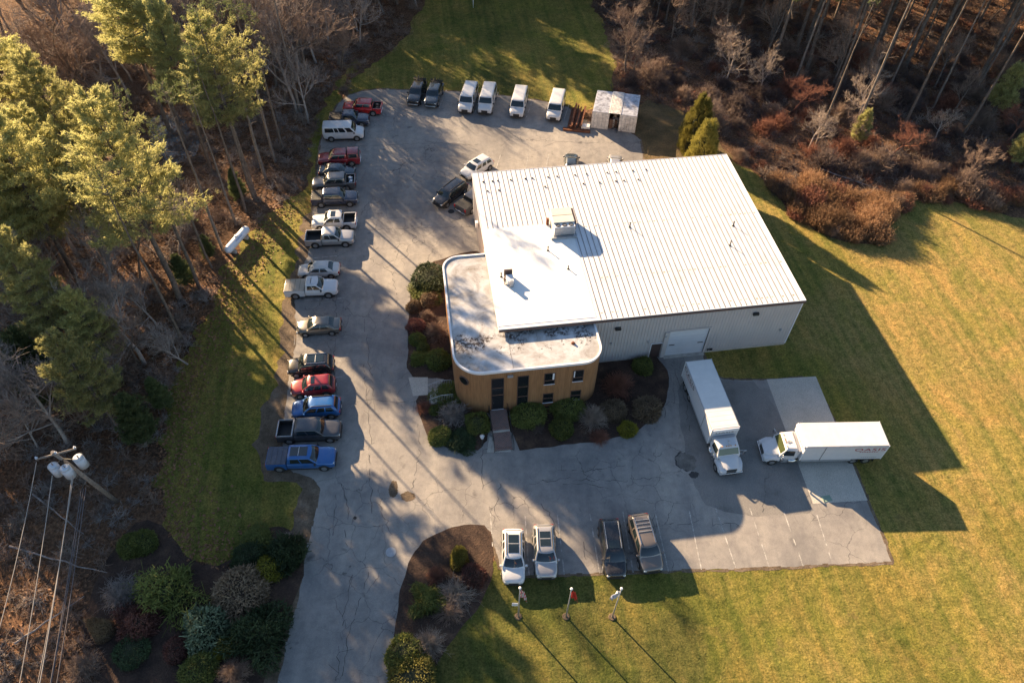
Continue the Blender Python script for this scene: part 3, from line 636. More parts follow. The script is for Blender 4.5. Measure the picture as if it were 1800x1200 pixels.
def make_vehicle(kind, L, paintm, opt):
    root = empty(kind, (0, 0, 0)); X = L/2
    T = opt['t']
    W = dict(sedan=1.78, suv=1.84, pickup=1.9, van=1.96)[T]*opt.get('ws', 1); hw = W/2
    wr = dict(sedan=.32, suv=.36, pickup=.40, van=.37)[T]
    if T == 'sedan': st = [(X, .50, .34, .56), (X-.03, .66, .28, .62), (X-.12, .82, .23, .69), (X-.28, .93, .21, .76), (X-.6, .985, .2, .83), (X-1.15, 1, .2, .92), (0, 1, .2, .93), (-X+1.0, 1, .2, .97), (-X+.35, .96, .22, 1.0), (-X+.14, .89, .26, .97), (-X+.03, .76, .32, .9), (-X, .6, .38, .78)]; cb = dict(fb=X-.92, ft=X-1.8, rt=-X+1.2, rb=-X+.48, zb=.92, zr=1.42, wb=.95, wt=.68)
    if T == 'suv': st = [(X, .52, .40, .70), (X-.03, .68, .33, .79), (X-.12, .84, .28, .87), (X-.28, .94, .26, .93), (X-.6, .985, .25, .99), (X-1.1, 1, .25, 1.06), (0, 1, .25, 1.05), (-X+.4, .99, .25, 1.08), (-X+.16, .95, .28, 1.06), (-X+.03, .86, .34, 1.0), (-X, .72, .42, .9)]; cb = dict(fb=X-.92, ft=X-1.68, rt=-X+.5, rb=-X+.1, zb=1.04, zr=1.64, wb=.96, wt=.73)
    if T == 'van': st = [(X, .66, .40, .84), (X-.04, .80, .34, .95), (X-.16, .92, .29, 1.04), (X-.4, .98, .28, 1.12), (X-.95, 1, .28, 1.25), (0, 1, .28, 1.25), (-X+.3, 1, .28, 1.25), (-X, .97, .34, 1.2)]; cb = dict(fb=X-.8, ft=X-1.5, rt=-X+.12, rb=-X+.02, zb=1.2, zr=2.05, wb=.99, wt=.86)
    bedx = 0
    if T == 'pickup':
        cab = opt.get('cab', 2.05); fb = X-1.25; rb = fb-cab-.75; bedx = rb
        st = [(X, .66, .44, .84), (X-.03, .80, .38, .93), (X-.12, .92, .34, 1.02), (X-.3, .975, .32, 1.08), (X-.6, .99, .32, 1.12), (X-1.3, 1, .32, 1.18), (rb+.3, 1, .32, 1.16), (rb+.02, 1, .32, 1.16), (rb, 1, .32, 1.16)]
        cb = dict(fb=fb, ft=fb-.72, rt=rb+.14, rb=rb+.03, zb=1.13, zr=1.78, wb=.94, wt=.76)
    def body(m):
        m.hull([section(x, w*hw, a, b) for x, w, a, b in st])
    bod = part('body', paintm, root, body, sharp=60); sb = bod.modifiers.new('round', 'SUBSURF'); sb.levels = 1; sb.render_levels = 1
    o2 = opt.get('roofpaint', paintm); c = cb; yb, yt = c['wb']*hw, c['wt']*hw
    gl = MT['carglass']
    cuts = dict(sedan=[(.10, .46), (.49, .86)], suv=[(.08, .36), (.39, .66), (.70, .94)], van=[(.06, .24), (.28, .50), (.52, .72), (.74, .94)], pickup=[(.08, .50), (.54, .92)])[T]
    if opt.get('cuts'): cuts = opt['cuts']
    nF, nC, nS = 8, 4, 40
    def ring(xf, xr, w_, z, rad, bow):
        """rounded rectangle seen from above, the same number of points on every level; front, left, rear, right"""
        P = []
        for q in range(nF): y = -(w_-rad)+2*(w_-rad)*q/nF; P.append((xf+bow*(1-(y/w_)**2)-bow, y))
        for q in range(nC): a = math.pi/2*q/nC; P.append((xf-rad-bow*.0+rad*math.cos(a)-bow*(1-a/(math.pi/2))*.9, w_-rad+rad*math.sin(a)))
        for q in range(nS): P.append((xf-rad+(xr+rad-xf+rad)*q/nS, w_))
        for q in range(nC): a = math.pi/2+math.pi/2*q/nC; P.append((xr+rad+rad*math.cos(a), w_-rad+rad*math.sin(a)))
        for q in range(nF): P.append((xr, (w_-rad)-2*(w_-rad)*q/nF))
        for q in range(nC): a = math.pi+math.pi/2*q/nC; P.append((xr+rad+rad*math.cos(a), -(w_-rad)+rad*math.sin(a)))
        for q in range(nS): P.append((xr+rad+(xf-rad-xr-rad)*q/nS, -w_))
        for q in range(nC): a = -math.pi/2+math.pi/2*q/nC; P.append((xf-rad+rad*math.cos(a)-bow*(a/(math.pi/2)+1)*.9, -(w_-rad)+rad*math.sin(a)))
        return [(x, y, z) for x, y in P]
    z0, zt = c['zb']-.10, c['zr']-.075; bow = .13 if T != 'van' else .06
    def lev(h):
        k_ = h+.10*math.sin(math.pi*h)            # glass curves inward towards the roof
        return ring(c['fb']+(c['ft']-c['fb'])*h, c['rb']+(c['rt']-c['rb'])*h, yb+(yt-yb)*(h**1.35), z0+(zt-z0)*min(1, k_), .14, bow)
    hs = [0, .22, .42, .64, .9, 1.0]; RI = [lev(h) for h in hs]
    for dx, dw, dz in ((.10, .05, .035), (.28, .14, .062), (.55, .34, .078)): RI.append(ring(c['ft']-dx, c['rt']+dx*.8, yt-dw, zt+dz, .13, bow))
    nR = len(RI[0]); iF = range(0, nF); iL = range(nF+nC, nF+nC+nS); iB = range(nF+nC+nS+nC, nF+nC+nS+nC+nF); iR = range(2*nF+3*nC+nS, 2*nF+3*nC+2*nS)
    sets = {'cabin': []}
    for l in range(len(RI)-1):
        for i in range(nR):
            nm = 'cabin'
            if 1 <= l <= 3:
                if i in iF or i in (nF, nR-1): nm = 'windshield'
                elif i in iB: nm = 'cabin' if opt.get('cap') else 'rear_window'
                elif i in iL or i in iR:
                    fr = (i-iL[0]+.5)/nS if i in iL else 1-(i-iR[0]+.5)/nS; sd = 'l' if i in iL else 'r'
                    for q, (f0, f1) in enumerate(cuts):
                        if f0-(.04 if q == 0 else 0) <= fr <= f1: nm = 'side_window %s%d' % (sd, q)
            sets.setdefault(nm, []).append((l, i))
    for nm, fs in sets.items():
        def mk(m):
            vs = {}
            def gv(l, i):
                if (l, i) not in vs: vs[(l, i)] = m.v(RI[l][i])
                return vs[(l, i)]
            for l, i in fs: m.f([gv(l, i), gv(l, (i+1) % nR), gv(l+1, (i+1) % nR), gv(l+1, i)])
            if nm == 'cabin': m.f([gv(len(RI)-1, i) for i in range(nR)])
        part(nm.split()[0], o2 if nm == 'cabin' else gl, root, mk, sharp=50)
    for s in (1, -1):
        # mirror
        part('side_mirror', paintm if T in ('sedan', 'suv') else MT['black'], root, lambda m: m.box((c['fb']-.42, s*(hw+.0)-.02*s, c['zb']-.02), (c['fb']-.26, s*(hw+.17), c['zb']+.15), .03))
        y = s*hw*.66
        zf = st[1][3]
        part('headlight', MT['lamp'], root, lambda m: m.box((X-.30, y-.14, zf-.19), (X-.035, y+.13, zf+.0), .04))
        if T == 'pickup': part('taillight', MT['red'], root, lambda m: m.box((-X-.015, s*(hw-.13)-.07, .78), (-X+.1, s*(hw-.13)+.12, 1.12), .02))
        else:
            zr_ = st[-2][3]; part('taillight', MT['red'], root, lambda m: m.box((-X-.005, s*hw*.70-.14, zr_-.28), (-X+.16, s*hw*.70+.15, zr_-.06), .03))
    part('grille', MT['black'], root, lambda m: m.box((X-.06, -hw*.42, .48), (X+.012, hw*.42, st[1][3]-.1), .01))
    bmat = opt.get('bumper', MT['chrome'] if T == 'pickup' else MT['black'])
    part('bumper', bmat, root, lambda m: m.box((X-.16, -hw*.74, .34), (X+.03, hw*.74, .52), .04))
    part('bumper', bmat, root, lambda m: m.box((-X-.04, -hw*.78, .36), (-X+.12, hw*.78, .52), .04))
    part('license_plate', MT['trim'], root, lambda m: m.box((-X-.075, -.16, .56), (-X-.062 if T != 'pickup' else -X-.06, .16, .68)))
    part('underbody', MT['black'], root, lambda m: m.box((-X+.3, -hw*.86, .14), (X-.3, hw*.86, .36)))
    wb = dict(sedan=(.88, .92), suv=(.86, .86), pickup=(.95, 1.1), van=(.92, 1.05))[T]
    for x in (X-wb[0], -X+wb[1]):
        for s in (1, -1):
            part('wheel_arch', MT['black'], root, lambda m: m.cyl((x, s*(hw-.03), wr+.02), (x, s*(hw+.004), wr+.02), wr+.07, n=20))
            wheel(root, x, s*(hw+.02), wr, .22)
    if T == 'pickup':
        x0, x1 = bedx-.03, -X+.04; z0, z1 = .36, 1.13
        part('cargo_bed', [paintm, MT['black']], root, lambda m: (m.box((x1, hw-.12, z0), (x0, hw*.99, z1), .02), m.box((x1, -hw*.99, z0), (x0, -hw+.12, z1), .02), m.box((x1-.02, -hw+.125, z0+.1), (x1+.08, hw-.125, z1), .015),
             setattr(m, 'mi', 1), m.box((x1+.085, -hw+.125, .5), (x0, hw-.125, .62)), m.box((x1+.085, -hw+.122, .6), (x0, -hw+.15, z1-.01)), m.box((x1+.085, hw-.15, .6), (x0, hw-.122, z1-.01)), m.box((x0-.04, -hw+.16, .62), (x0, hw-.16, z1))))
        if opt.get('tonneau'):
            t = part('tonneau_cover', opt['tonneau'], root, lambda m: m.box((x1+.03, -hw+.06, z1+.005), (x0-.02, hw-.06, z1+.06), .02))
            part('cover_seam', MT['black'], t, lambda m: [m.box((x1+(x0-x1)*q/4-.01, -hw+.1, z1+.061), (x1+(x0-x1)*q/4+.012, hw-.1, z1+.067)) for q in (1, 2, 3)])
        if opt.get('cap'):
            part('truck_cap', paintm, root, lambda m: m.hull([[(x1+.05, -hw*.95, z1), (x0, -hw*.95, z1), (x0, hw*.95, z1), (x1+.05, hw*.95, z1)], [(x1+.16, -hw*.76, 1.74), (x0, -hw*.76, 1.76), (x0, hw*.76, 1.76), (x1+.16, hw*.76, 1.74)], [(x1+.3, -hw*.6, 1.79), (x0-.0, -hw*.6, 1.81), (x0-.0, hw*.6, 1.81), (x1+.3, hw*.6, 1.79)]]), sharp=30)
            for s in (1, -1): panel('side_window', gl, root, (x1+.3, s*hw*.915, 1.25), (x0-.12, s*hw*.915, 1.25), (x0-.12, s*hw*.79, 1.68), (x1+.34, s*hw*.79, 1.68), .014)
            panel('rear_window', gl, root, (x1+.055, -hw*.8, 1.2), (x1+.055, hw*.8, 1.2), (x1+.15, hw*.68, 1.7), (x1+.15, -hw*.68, 1.7), .02)
        if opt.get('bedrail'):
            part('bed_rail', MT['greymetal'], root, lambda m: (m.cyl((x1+.05, hw-.08, z1+.1), (x0-.05, hw-.08, z1+.1), .035), m.cyl((x1+.05, -hw+.08, z1+.1), (x0-.05, -hw+.08, z1+.1), .035), m.box((x0-.14, -hw+.06, z1), (x0-.02, hw-.06, z1+.12)), m.box((x1+.0, -hw+.1, z1), (x1+.1, hw-.1, z1+.05))))
        if opt.get('load'):
            rq = random.Random(5)
            part('bed_clutter', opt['load'], root, lambda m: [m.box((x, y, .63), (x+rq.uniform(.15, .4), y+rq.uniform(.1, .4), rq.uniform(.75, 1.1)), .02, Matrix.Rotation(rq.uniform(0, 3), 3, 'Z')) for x, y in [(rq.uniform(x1+.3, x0-.6), rq.uniform(-hw+.3, hw-.6)) for _ in range(9)]])
        if opt.get('plow'):
            rq = random.Random(8)
            part('equipment_rack', MT['black'], root, lambda m: [m.cyl((x, y, .65), (x+rq.uniform(-.2, .2), y+rq.uniform(-.3, .3), rq.uniform(1.5, 2.0)), .05) for x, y in [(rq.uniform(x1+.2, x0-.3), rq.uniform(-hw+.25, hw-.25)) for _ in range(12)]] + [m.cyl((x1+.2, -hw+.1, 1.6), (x1+.3, hw-.1, 1.65), .05), m.cyl((x0-.2, -hw+.1, 1.75), (x0-.2, hw-.1, 1.7), .05), m.cyl((x1+.2, -hw+.1, 1.6), (x0-.2, -hw+.1, 1.75), .05), m.cyl((x1+.2, hw-.1, 1.6), (x0-.2, hw-.1, 1.72), .05), m.box((x1+.3, -.5, .65), (x1+1.0, .5, 1.6), .08)])
    if opt.get('rails'):
        for s in (1, -1): part('roof_rail', opt['rails'], root, lambda m: m.box((c['rt']+.15, s*yt*.84-.025, c['zr']-.02), (c['ft']-.25, s*yt*.84+.025, c['zr']+.05), .015))
    if opt.get('sunroof'):
        a0, a1 = opt['sunroof']
        xa = c['ft']-.28-(c['ft']-c['rt'])*a0; xb = c['ft']-.28-(c['ft']-c['rt'])*a1
        part('sunroof', gl, root, lambda m: m.box((xb, -yt*.62, c['zr']-.02), (xa, yt*.62, c['zr']+.022), .008))
        if a1-a0 > .4: part('sunroof_bar', MT['greymetal'], root, lambda m: m.box(((xa+xb)/2-.03, -yt*.62, c['zr']+.0225), ((xa+xb)/2+.03, yt*.62, c['zr']+.03)))
    if opt.get('crossbars'): part('crossbar', MT['greymetal'], root, lambda m: [m.box((x-.03, -yt*.8, c['zr']+.03), (x+.03, yt*.8, c['zr']+.06)) for x in [c['rt']+.4+.33*q for q in range(4)]])
    if opt.get('darkwheels'): pass
    return root
white = paint('white_paint', (.56, .57, .59)); silver = paint('silver_paint', (.42, .41, .41), .3, .5); navy = paint('navy_paint', (.018, .028, .06), .25)
blackp = paint('black_paint', (.012, .012, .015), .22); redp = paint('red_paint', (.42, .012, .014), .25); dred = paint('dark_red_paint', (.22, .01, .018), .25)
bluep = paint('blue_paint', (.012, .11, .34), .28, .25); greyp = paint('grey_paint', (.13, .13, .135), .3, .4); dgrey = paint('dark_grey_paint', (.055, .058, .07), .28, .3); brownp = paint('bronze_grey_paint', (.20, .17, .15), .3, .5)
champ = paint('champagne_paint', (.36, .34, .31), .3, .5); bluegrey = paint('slate_paint', (.03, .045, .065), .25, .2)
CARS = [
 ('parked_pickup', (603, 187), (671, 189), 5.2, redp, dict(t='pickup', load=MT['darktrim']), 'bright red pickup with an open bed at the upper left end of the lot', 'pickup truck', None),
 ('parked_pickup', (649, 208), (579, 208), 5.2, navy, dict(t='pickup', cab=1.6, tonneau=MT['black']), 'dark navy pickup nose out, between the red pickup and the white passenger van', 'pickup truck', None),
 ('parked_van', (640, 231), (568, 233), 5.2, white, dict(t='van', cuts=[(.06, .22), (.27, .47), (.50, .62), (.65, .95)]), 'white passenger van with a row of dark side windows', 'van', None),
 ('parked_pickup', (559, 279), (633, 275), 5.2, dred, dict(t='pickup', cap=1, cab=1.7), 'dark red pickup with a matching truck cap over its bed', 'pickup truck', None),
 ('parked_sedan', (622, 299), (562, 298), 4.3, bluegrey, dict(t='sedan'), 'dark slate sedan squeezed just below the dark red capped pickup', 'car', None),
 ('parked_pickup', (548.6, 322), (625, 317), 5.15, greyp, dict(t='pickup', load=MT['porc'], bumper=MT['black']), 'grey pickup with pale clutter lying in its open bed', 'pickup truck', None),
 ('parked_pickup', (629, 345), (548, 348), 5.35, navy, dict(t='pickup', tonneau=MT['black']), 'dark blue pickup with a flat black bed cover and chrome front', 'pickup truck', None),
 ('parked_pickup', (549, 389), (626, 386), 5.0, white, dict(t='pickup', cab=1.6, sunroof=(.0, .35)), 'white crew cab pickup with a black bed, nose toward the grass', 'pickup truck', None),
 ('parked_pickup', (622.5, 415), (537, 418), 5.35, silver, dict(t='pickup', cab=1.5), 'silver white pickup with an empty black bed, nose toward the lot', 'pickup truck', None),
 ('parked_sedan', (523, 473), (597, 470), 4.45, paint('pearl_paint', (.50, .49, .48)), dict(t='sedan'), 'white sedan parked right above the white pickup with the bed cover', 'car', None),
 ('parked_pickup', (594, 503), (501, 506), 5.45, white, dict(t='pickup', cab=1.3, tonneau=champ), 'white pickup with a pale grey hard bed cover', 'pickup truck', None),
 ('parked_sedan', (522, 573), (598, 568), 4.4, paint('dull_bronze_paint', (.15, .14, .125), .3, .5), dict(t='sedan'), 'grey bronze sedan standing alone with gaps on both sides', 'car', None),
 ('parked_suv', (507, 643), (585, 638), 4.35, blackp, dict(t='suv', rails=MT['chrome'], sunroof=(.02, .72)), 'black sport utility with silver roof rails above the dark red one', 'car', None),
 ('parked_suv', (513, 681), (587, 674), 4.1, dred, dict(t='suv', ws=.95, sunroof=(.02, .2)), 'dark red compact sport utility in the left column', 'car', None),
 ('parked_suv', (513, 718), (598, 712), 4.4, bluep, dict(t='suv', rails=MT['black']), 'bright blue sport utility just below the dark red one', 'car', None),
 ('parked_pickup', (598, 753), (489, 757), 5.6, dgrey, dict(t='pickup', bedrail=1, bumper=MT['black']), 'dark grey pickup with silver bed rails round an open bed', 'pickup truck', None),
 ('parked_pickup', (590, 802), (470, 805), 5.85, bluep, dict(t='pickup', tonneau=navy, sunroof=(.0, .75), bumper=MT['black']), 'bright blue pickup with a ribbed dark bed cover at the lower end of the column', 'pickup truck', None),
 ('parked_pickup', (725, 180), (742, 142), 5.0, blackp, dict(t='pickup', plow=1), 'leftmost of two black pickups loaded with tangled equipment', 'pickup truck', 'black equipment pickups at the lawn edge'),
 ('parked_pickup', (756, 183.5), (770, 146), 5.0, bluegrey, dict(t='pickup', plow=1), 'black pickup loaded with equipment, nearest to the white cargo vans', 'pickup truck', 'black equipment pickups at the lawn edge'),
 ('cargo_van', (816, 195), (830, 154), 5.5, white, dict(t='van', cuts=[(.06, .24), (.5, .94)]), 'leftmost of the four white cargo vans along the back lawn', 'van', 'white cargo vans along the back lawn'),
 ('cargo_van', (851, 196), (862, 156), 5.5, white, dict(t='van', cuts=[(.06, .24), (.5, .94)]), 'second white cargo van from the left, beside the leftmost one', 'van', 'white cargo vans along the back lawn'),
 ('cargo_van', (907, 202), (917, 162), 5.5, white, dict(t='van', cuts=[(.06, .24), (.5, .94)]), 'white cargo van with an empty space on each side', 'van', 'white cargo vans along the back lawn'),
 ('cargo_van', (972, 208), (983, 168), 5.5, white, dict(t='van', cuts=[(.06, .24), (.5, .94)]), 'white cargo van nearest to the pile of rusty beams', 'van', 'white cargo vans along the back lawn'),
 ('parked_suv', (815, 307), (860, 280), 4.5, white, dict(t='suv', sunroof=(.0, .3)), 'white sport utility parked at a slant by the roof corner', 'car', None),
 ('parked_suv', (767, 357), (815, 320), 4.9, blackp, dict(t='suv', rails=MT['black']), 'black sport utility parked at a slant beside the warehouse', 'car', None),
 ('parked_pickup', (858, 333), (813, 365), 5.4, dgrey, dict(t='pickup', tonneau=MT['black']), 'dark pickup half hidden behind the warehouse roof corner', 'pickup truck', None),
 ('parked_sedan', (1005, 268), (1003, 315), 4.5, bluegrey, dict(t='sedan'), 'dark car showing only its front above the warehouse roof', 'car', None),
 ('parked_sedan', (1082, 270), (1080, 318), 4.5, silver, dict(t='sedan'), 'silver car showing only its front above the warehouse roof', 'car', None),
 ('parked_suv', (903, 1022), (902, 932), 4.45, white, dict(t='suv', sunroof=(.05, .72), rails=MT['black']), 'white sport utility with a long glass roof beside the mulch island', 'car', None),
 ('parked_suv', (961, 1012), (955.5, 924), 4.4, silver, dict(t='suv', sunroof=(.1, .66), rails=MT['black']), 'silver sport utility with a dark glass roof above the middle flagpole', 'car', None),
 ('parked_suv', (1084, 1012), (1070, 913), 4.85, blackp, dict(t='suv', rails=MT['greymetal'], sunroof=(.0, .25)), 'black sport utility beside the grey ribbed roof one', 'car', None),
 ('parked_suv', (1149, 1002), (1121, 905), 4.85, brownp, dict(t='suv', rails=MT['chrome'], crossbars=1, ws=1.03), 'grey bronze sport utility with a ribbed roof and silver rails', 'car', None),
]
protos = {}
for kind, a, b, L, pm, opt, lb, cat, grp in CARS:
    A, B = G(*a, .8), G(*b, .8); d = A-B; hd = math.atan2(d.y, d.x); c = (A+B)/2
    if L < d.length*.93: c = A - d.normalized()*L/2
    key = 'cargo_van' if kind == 'cargo_van' else None
    o = copy_tree(protos[key]) if key in protos else make_vehicle(kind, L, pm, opt)
    if key: protos[key] = protos.get(key, o)
    o.location = (c.x, c.y, .011); o.rotation_euler = (0, 0, hd); tag(o, lb, cat, grp)

# box trucks
def text_mesh(s, size, depth=.004):
    cu = bpy.data.curves.new('lettering', 'FONT'); cu.body = s; cu.size = size; cu.extrude = depth; cu.align_x = 'CENTER'; cu.space_character = 1.12
    o = bpy.data.objects.new('lettering', cu); col.objects.link(o); dg = bpy.context.evaluated_depsgraph_get(); me = bpy.data.meshes.new_from_object(o.evaluated_get(dg))
    bpy.data.objects.remove(o); return me
redink = plain('red_lettering', (.30, .012, .025), .5); blackink = plain('black_lettering', (.05, .03, .04), .5)
def lettering(parent, s, size, mat, loc, rot, name='lettering', sx=1.25):
    o = link(name, text_mesh(s, size), mat, parent, loc); o.rotation_euler = rot; o.scale = (sx, 1, 1); return o
def make_truck(boxL, ink):
    r = empty('box_truck'); W = 1.24; z0, z1 = 1.05, 3.69; xb0 = -boxL/2; xb1 = boxL/2   # origin under the box
    bw = plain('truck_box_white', (.56, .56, .58), .4, 0, 0, .03)
    bx = part('cargo_box', bw, r, lambda m: m.box((xb0, -W, z0), (xb1, W, z1), .05))
    part('roof_sheet', plain('truck_roof', (.66, .65, .63), .45, 0, 0, .05, 1.2), bx, lambda m: [m.box((xb0+.1, -W+.06, z1+.001), (xb1-.1, W-.06, z1+.012))] + [m.box((xb0+.1+.6*q, -W+.07, z1+.013), (xb0+.12+.6*q, W-.07, z1+.022)) for q in range(int((boxL-.2)/.6)+1)])
    [part('corner_post', MT['trim'], bx, lambda m: m.box((x-.05, s*(W+.004)-.02, z0), (x+.05, s*(W+.004)+.02, z1+.02), .01)) for x in (xb0+.05, xb1-.05) for s in (1, -1)]
    part('top_rail', MT['greymetal'], bx, lambda m: [m.box((xb0+.1, s*(W+.015)-.012, z1-.12), (xb1-.1, s*(W+.015)+.012, z1-.02)) for s in (1, -1)])
    part('front_cap', MT['trim'], bx, lambda m: m.box((xb1-.02, -W*.97, z1-.45), (xb1+.14, W*.97, z1-.02), .05))
    part('chassis', MT['black'], r, lambda m: (m.box((xb0+.2, -.45, .62), (xb1+2.6, .45, .95)), m.box((xb0-.08, -1.0, .5), (xb0+.1, 1.0, .62))))
    part('side_skirt', MT['greymetal'], r, lambda m: [m.box((xb0+3.0, s*W*.93-.03, .6), (xb1-.3, s*W*.93+.03, 1.04)) for s in (1, -1)])
    [part('fuel_tank', MT['chrome'], r, lambda m: m.cyl((xb1+.1, s*.95, .68), (xb1+1.0, s*.95, .68), .3, n=14)) for s in (1, -1)]
    # cab
    x = xb1+.35
    ca = part('cab', bw, r, lambda m: m.hull([[(x, -1.08, .95), (x+1.75, -1.02, .95), (x+1.75, 1.02, .95), (x, 1.08, .95)], [(x, -1.1, 1.75), (x+1.7, -1.02, 1.75), (x+1.7, 1.02, 1.75), (x, 1.1, 1.75)],
        [(x+.04, -.98, 2.55), (x+1.22, -.92, 2.5), (x+1.22, .92, 2.5), (x+.04, .98, 2.55)], [(x+.14, -.8, 2.68), (x+1.05, -.74, 2.62), (x+1.05, .74, 2.62), (x+.14, .8, 2.68)]]), sharp=30)
    part('hood', bw, r, lambda m: m.hull([[(x+1.7, yy*1.0, zz) for yy, zz in ((-.85, .9), (-.85, 1.62), (-.5, 1.76), (.5, 1.76), (.85, 1.62), (.85, .9))], [(x+2.5, yy, zz) for yy, zz in ((-.72, .8), (-.72, 1.42), (-.45, 1.58), (.45, 1.58), (.72, 1.42), (.72, .8))], [(x+3.05, yy, zz) for yy, zz in ((-.55, .75), (-.58, 1.2), (-.4, 1.34), (.4, 1.34), (.58, 1.2), (.55, .75))]]), sharp=30)
    for s in (1, -1):
        part('fender', bw, r, lambda m: m.hull([[(x+1.5, s*.7, .6), (x+1.5, s*1.08, .6), (x+1.5, s*1.08, .95), (x+1.5, s*.7, 1.1)], [(x+1.8, s*.66, .9), (x+1.8, s*1.16, .9), (x+1.8, s*1.14, 1.2), (x+1.8, s*.66, 1.32)], [(x+2.4, s*.58, .95), (x+2.4, s*1.16, .95), (x+2.4, s*1.12, 1.22), (x+2.4, s*.58, 1.3)],
            [(x+2.85, s*.5, .6), (x+2.85, s*1.12, .6), (x+2.85, s*1.02, 1.08), (x+2.85, s*.5, 1.16)], [(x+3.1, s*.45, .52), (x+3.1, s*.85, .52), (x+3.1, s*.82, .9), (x+3.1, s*.45, .98)]]), sharp=35)
        part('headlight', MT['lamp'], r, lambda m: m.box((x+2.9, s*.86-.13, .78), (x+3.08, s*.86+.12, 1.0), .03))
        part('mirror', MT['chrome'], r, lambda m: (m.cyl((x+1.45, s*1.0, 2.1), (x+1.6, s*1.45, 2.15), .025), m.cyl((x+1.45, s*1.0, 1.5), (x+1.6, s*1.45, 1.5), .025), m.box((x+1.55, s*1.45-.1, 1.45), (x+1.63, s*1.45+.12, 2.15), .02)))
        part('step', MT['greymetal'], r, lambda m: m.box((x+.6, s*1.0-.12, .4), (x+1.3, s*1.0+.1, .9), .02))
        pn = [(x+.3, s*1.105, 1.72), (x+1.45, s*1.05, 1.72), (x+1.2, s*.955, 2.42), (x+.3, s*1.0, 2.42)]
        panel('side_window', MT['carglass'], r, *pn, .02)
    panel('windshield', plain('tinted_windshield', (.05, .06, .02), .05, 0, 0, .2, 1, .8), r, (x+1.66, -.9, 1.84), (x+1.66, .9, 1.84), (x+1.27, .84, 2.44), (x+1.27, -.84, 2.44), .02)
    part('grille', MT['black'], r, lambda m: m.box((x+3.0, -.46, .74), (x+3.09, .46, 1.22), .02)); part('grille_bar', MT['chrome'], r, lambda m: [m.box((x+3.09, -.42, z), (x+3.105, .42, z+.03)) for z in (.8, .9, 1.0, 1.1)])
    part('bumper', MT['chrome'], r, lambda m: m.box((x+3.0, -1.05, .42), (x+3.2, 1.05, .68), .05))
    part('marker_light', plain('amber_lens', (.5, .2, .02), .3), r, lambda m: [m.box((x+1.05, yy-.05, 2.64), (x+1.15, yy+.05, 2.69)) for yy in (-.6, -.2, 0, .2, .6)])
    part('air_horn', MT['chrome'], r, lambda m: m.cyl((x+.5, .1, 2.72), (x+.95, .15, 2.72), .03, .06))
    part('fairing', bw, r, lambda m: m.hull([[(x-.3, -1.0, 1.1), (x-.02, -1.05, 1.1), (x-.02, 1.05, 1.1), (x-.3, 1.0, 1.1)], [(x-.3, -1.0, 2.4), (x-.02, -1.05, 2.5), (x-.02, 1.05, 2.5), (x-.3, 1.0, 2.4)]]))
    for xx, n in ((x+2.25, 1), (xb0+1.35, 2), (xb0+2.65, 2)):
        for s in (1, -1):
            wheel(r, xx, s*1.17, .5, .28 if n == 1 else .55, .55)
    part('mud_flap', MT['black'], r, lambda m: [m.box((xb0+.55, s*.85-.3, .25), (xb0+.57, s*.85+.3, .9)) for s in (1, -1)])
    part('strap', MT['black'], r, lambda m: [m.box((xb1-2.1, s*(W+.015)-.006, z0), (xb1-2.06, s*(W+.015)+.006, z1)) for s in (1, -1)])
    lx = xb0+1.75
    for s in (1, -1):
        rot = (R(90), 0, 0) if s < 0 else (R(90), 0, R(180))
        lettering(bx, 'OASIS', .74, ink, (lx, s*(W+.008), z1-.95), rot, 'logo_lettering', 1.5)
        part('tagline', redink, bx, lambda m: [m.box((lx-.9+.24*q, s*(W+.008)-.004, z1-1.2), (lx-.9+.24*q+.17, s*(W+.008)+.004, z1-1.1)) for q in range(8)])
        part('tagline', blackink, bx, lambda m: [m.box((lx-1.1+.2*q, s*(W+.008)-.004, z0+.35), (lx-1.1+.2*q+.13, s*(W+.008)+.004, z0+.4)) for q in range(8)])
    lettering(bx, 'OASIS', .42, blackink, (xb1+.012, 0, 2.8), (R(90), 0, R(90)), 'logo_lettering', 1.4)
    part('tagline', redink, bx, lambda m: m.box((xb1+.0, -.8, z1-.55), (xb1+.016, .8, z1-.5)))
    return r
def place_truck(corn, label, ink):
    Q = [G(*p, 2.95) for p in corn]; rear = (Q[0]+Q[1])/2; front = (Q[2]+Q[3])/2; d = front-rear
    t = make_truck(d.length/.86, ink); t.scale = (.86, 1.0, .8); c = (rear+front)/2; t.location = (c.x, c.y, .011); t.rotation_euler = (0, 0, math.atan2(d.y, d.x)); tag(t, label, 'truck')
place_truck([(1206, 635), (1250, 631), (1299, 751), (1254, 755)], 'white box truck parked nose toward the camera below the garage door', blackink)
place_truck([(1547.5, 741), (1564.5, 783), (1416, 785.5), (1405, 743.75)], 'white box truck parked sideways across the concrete pad', redink)

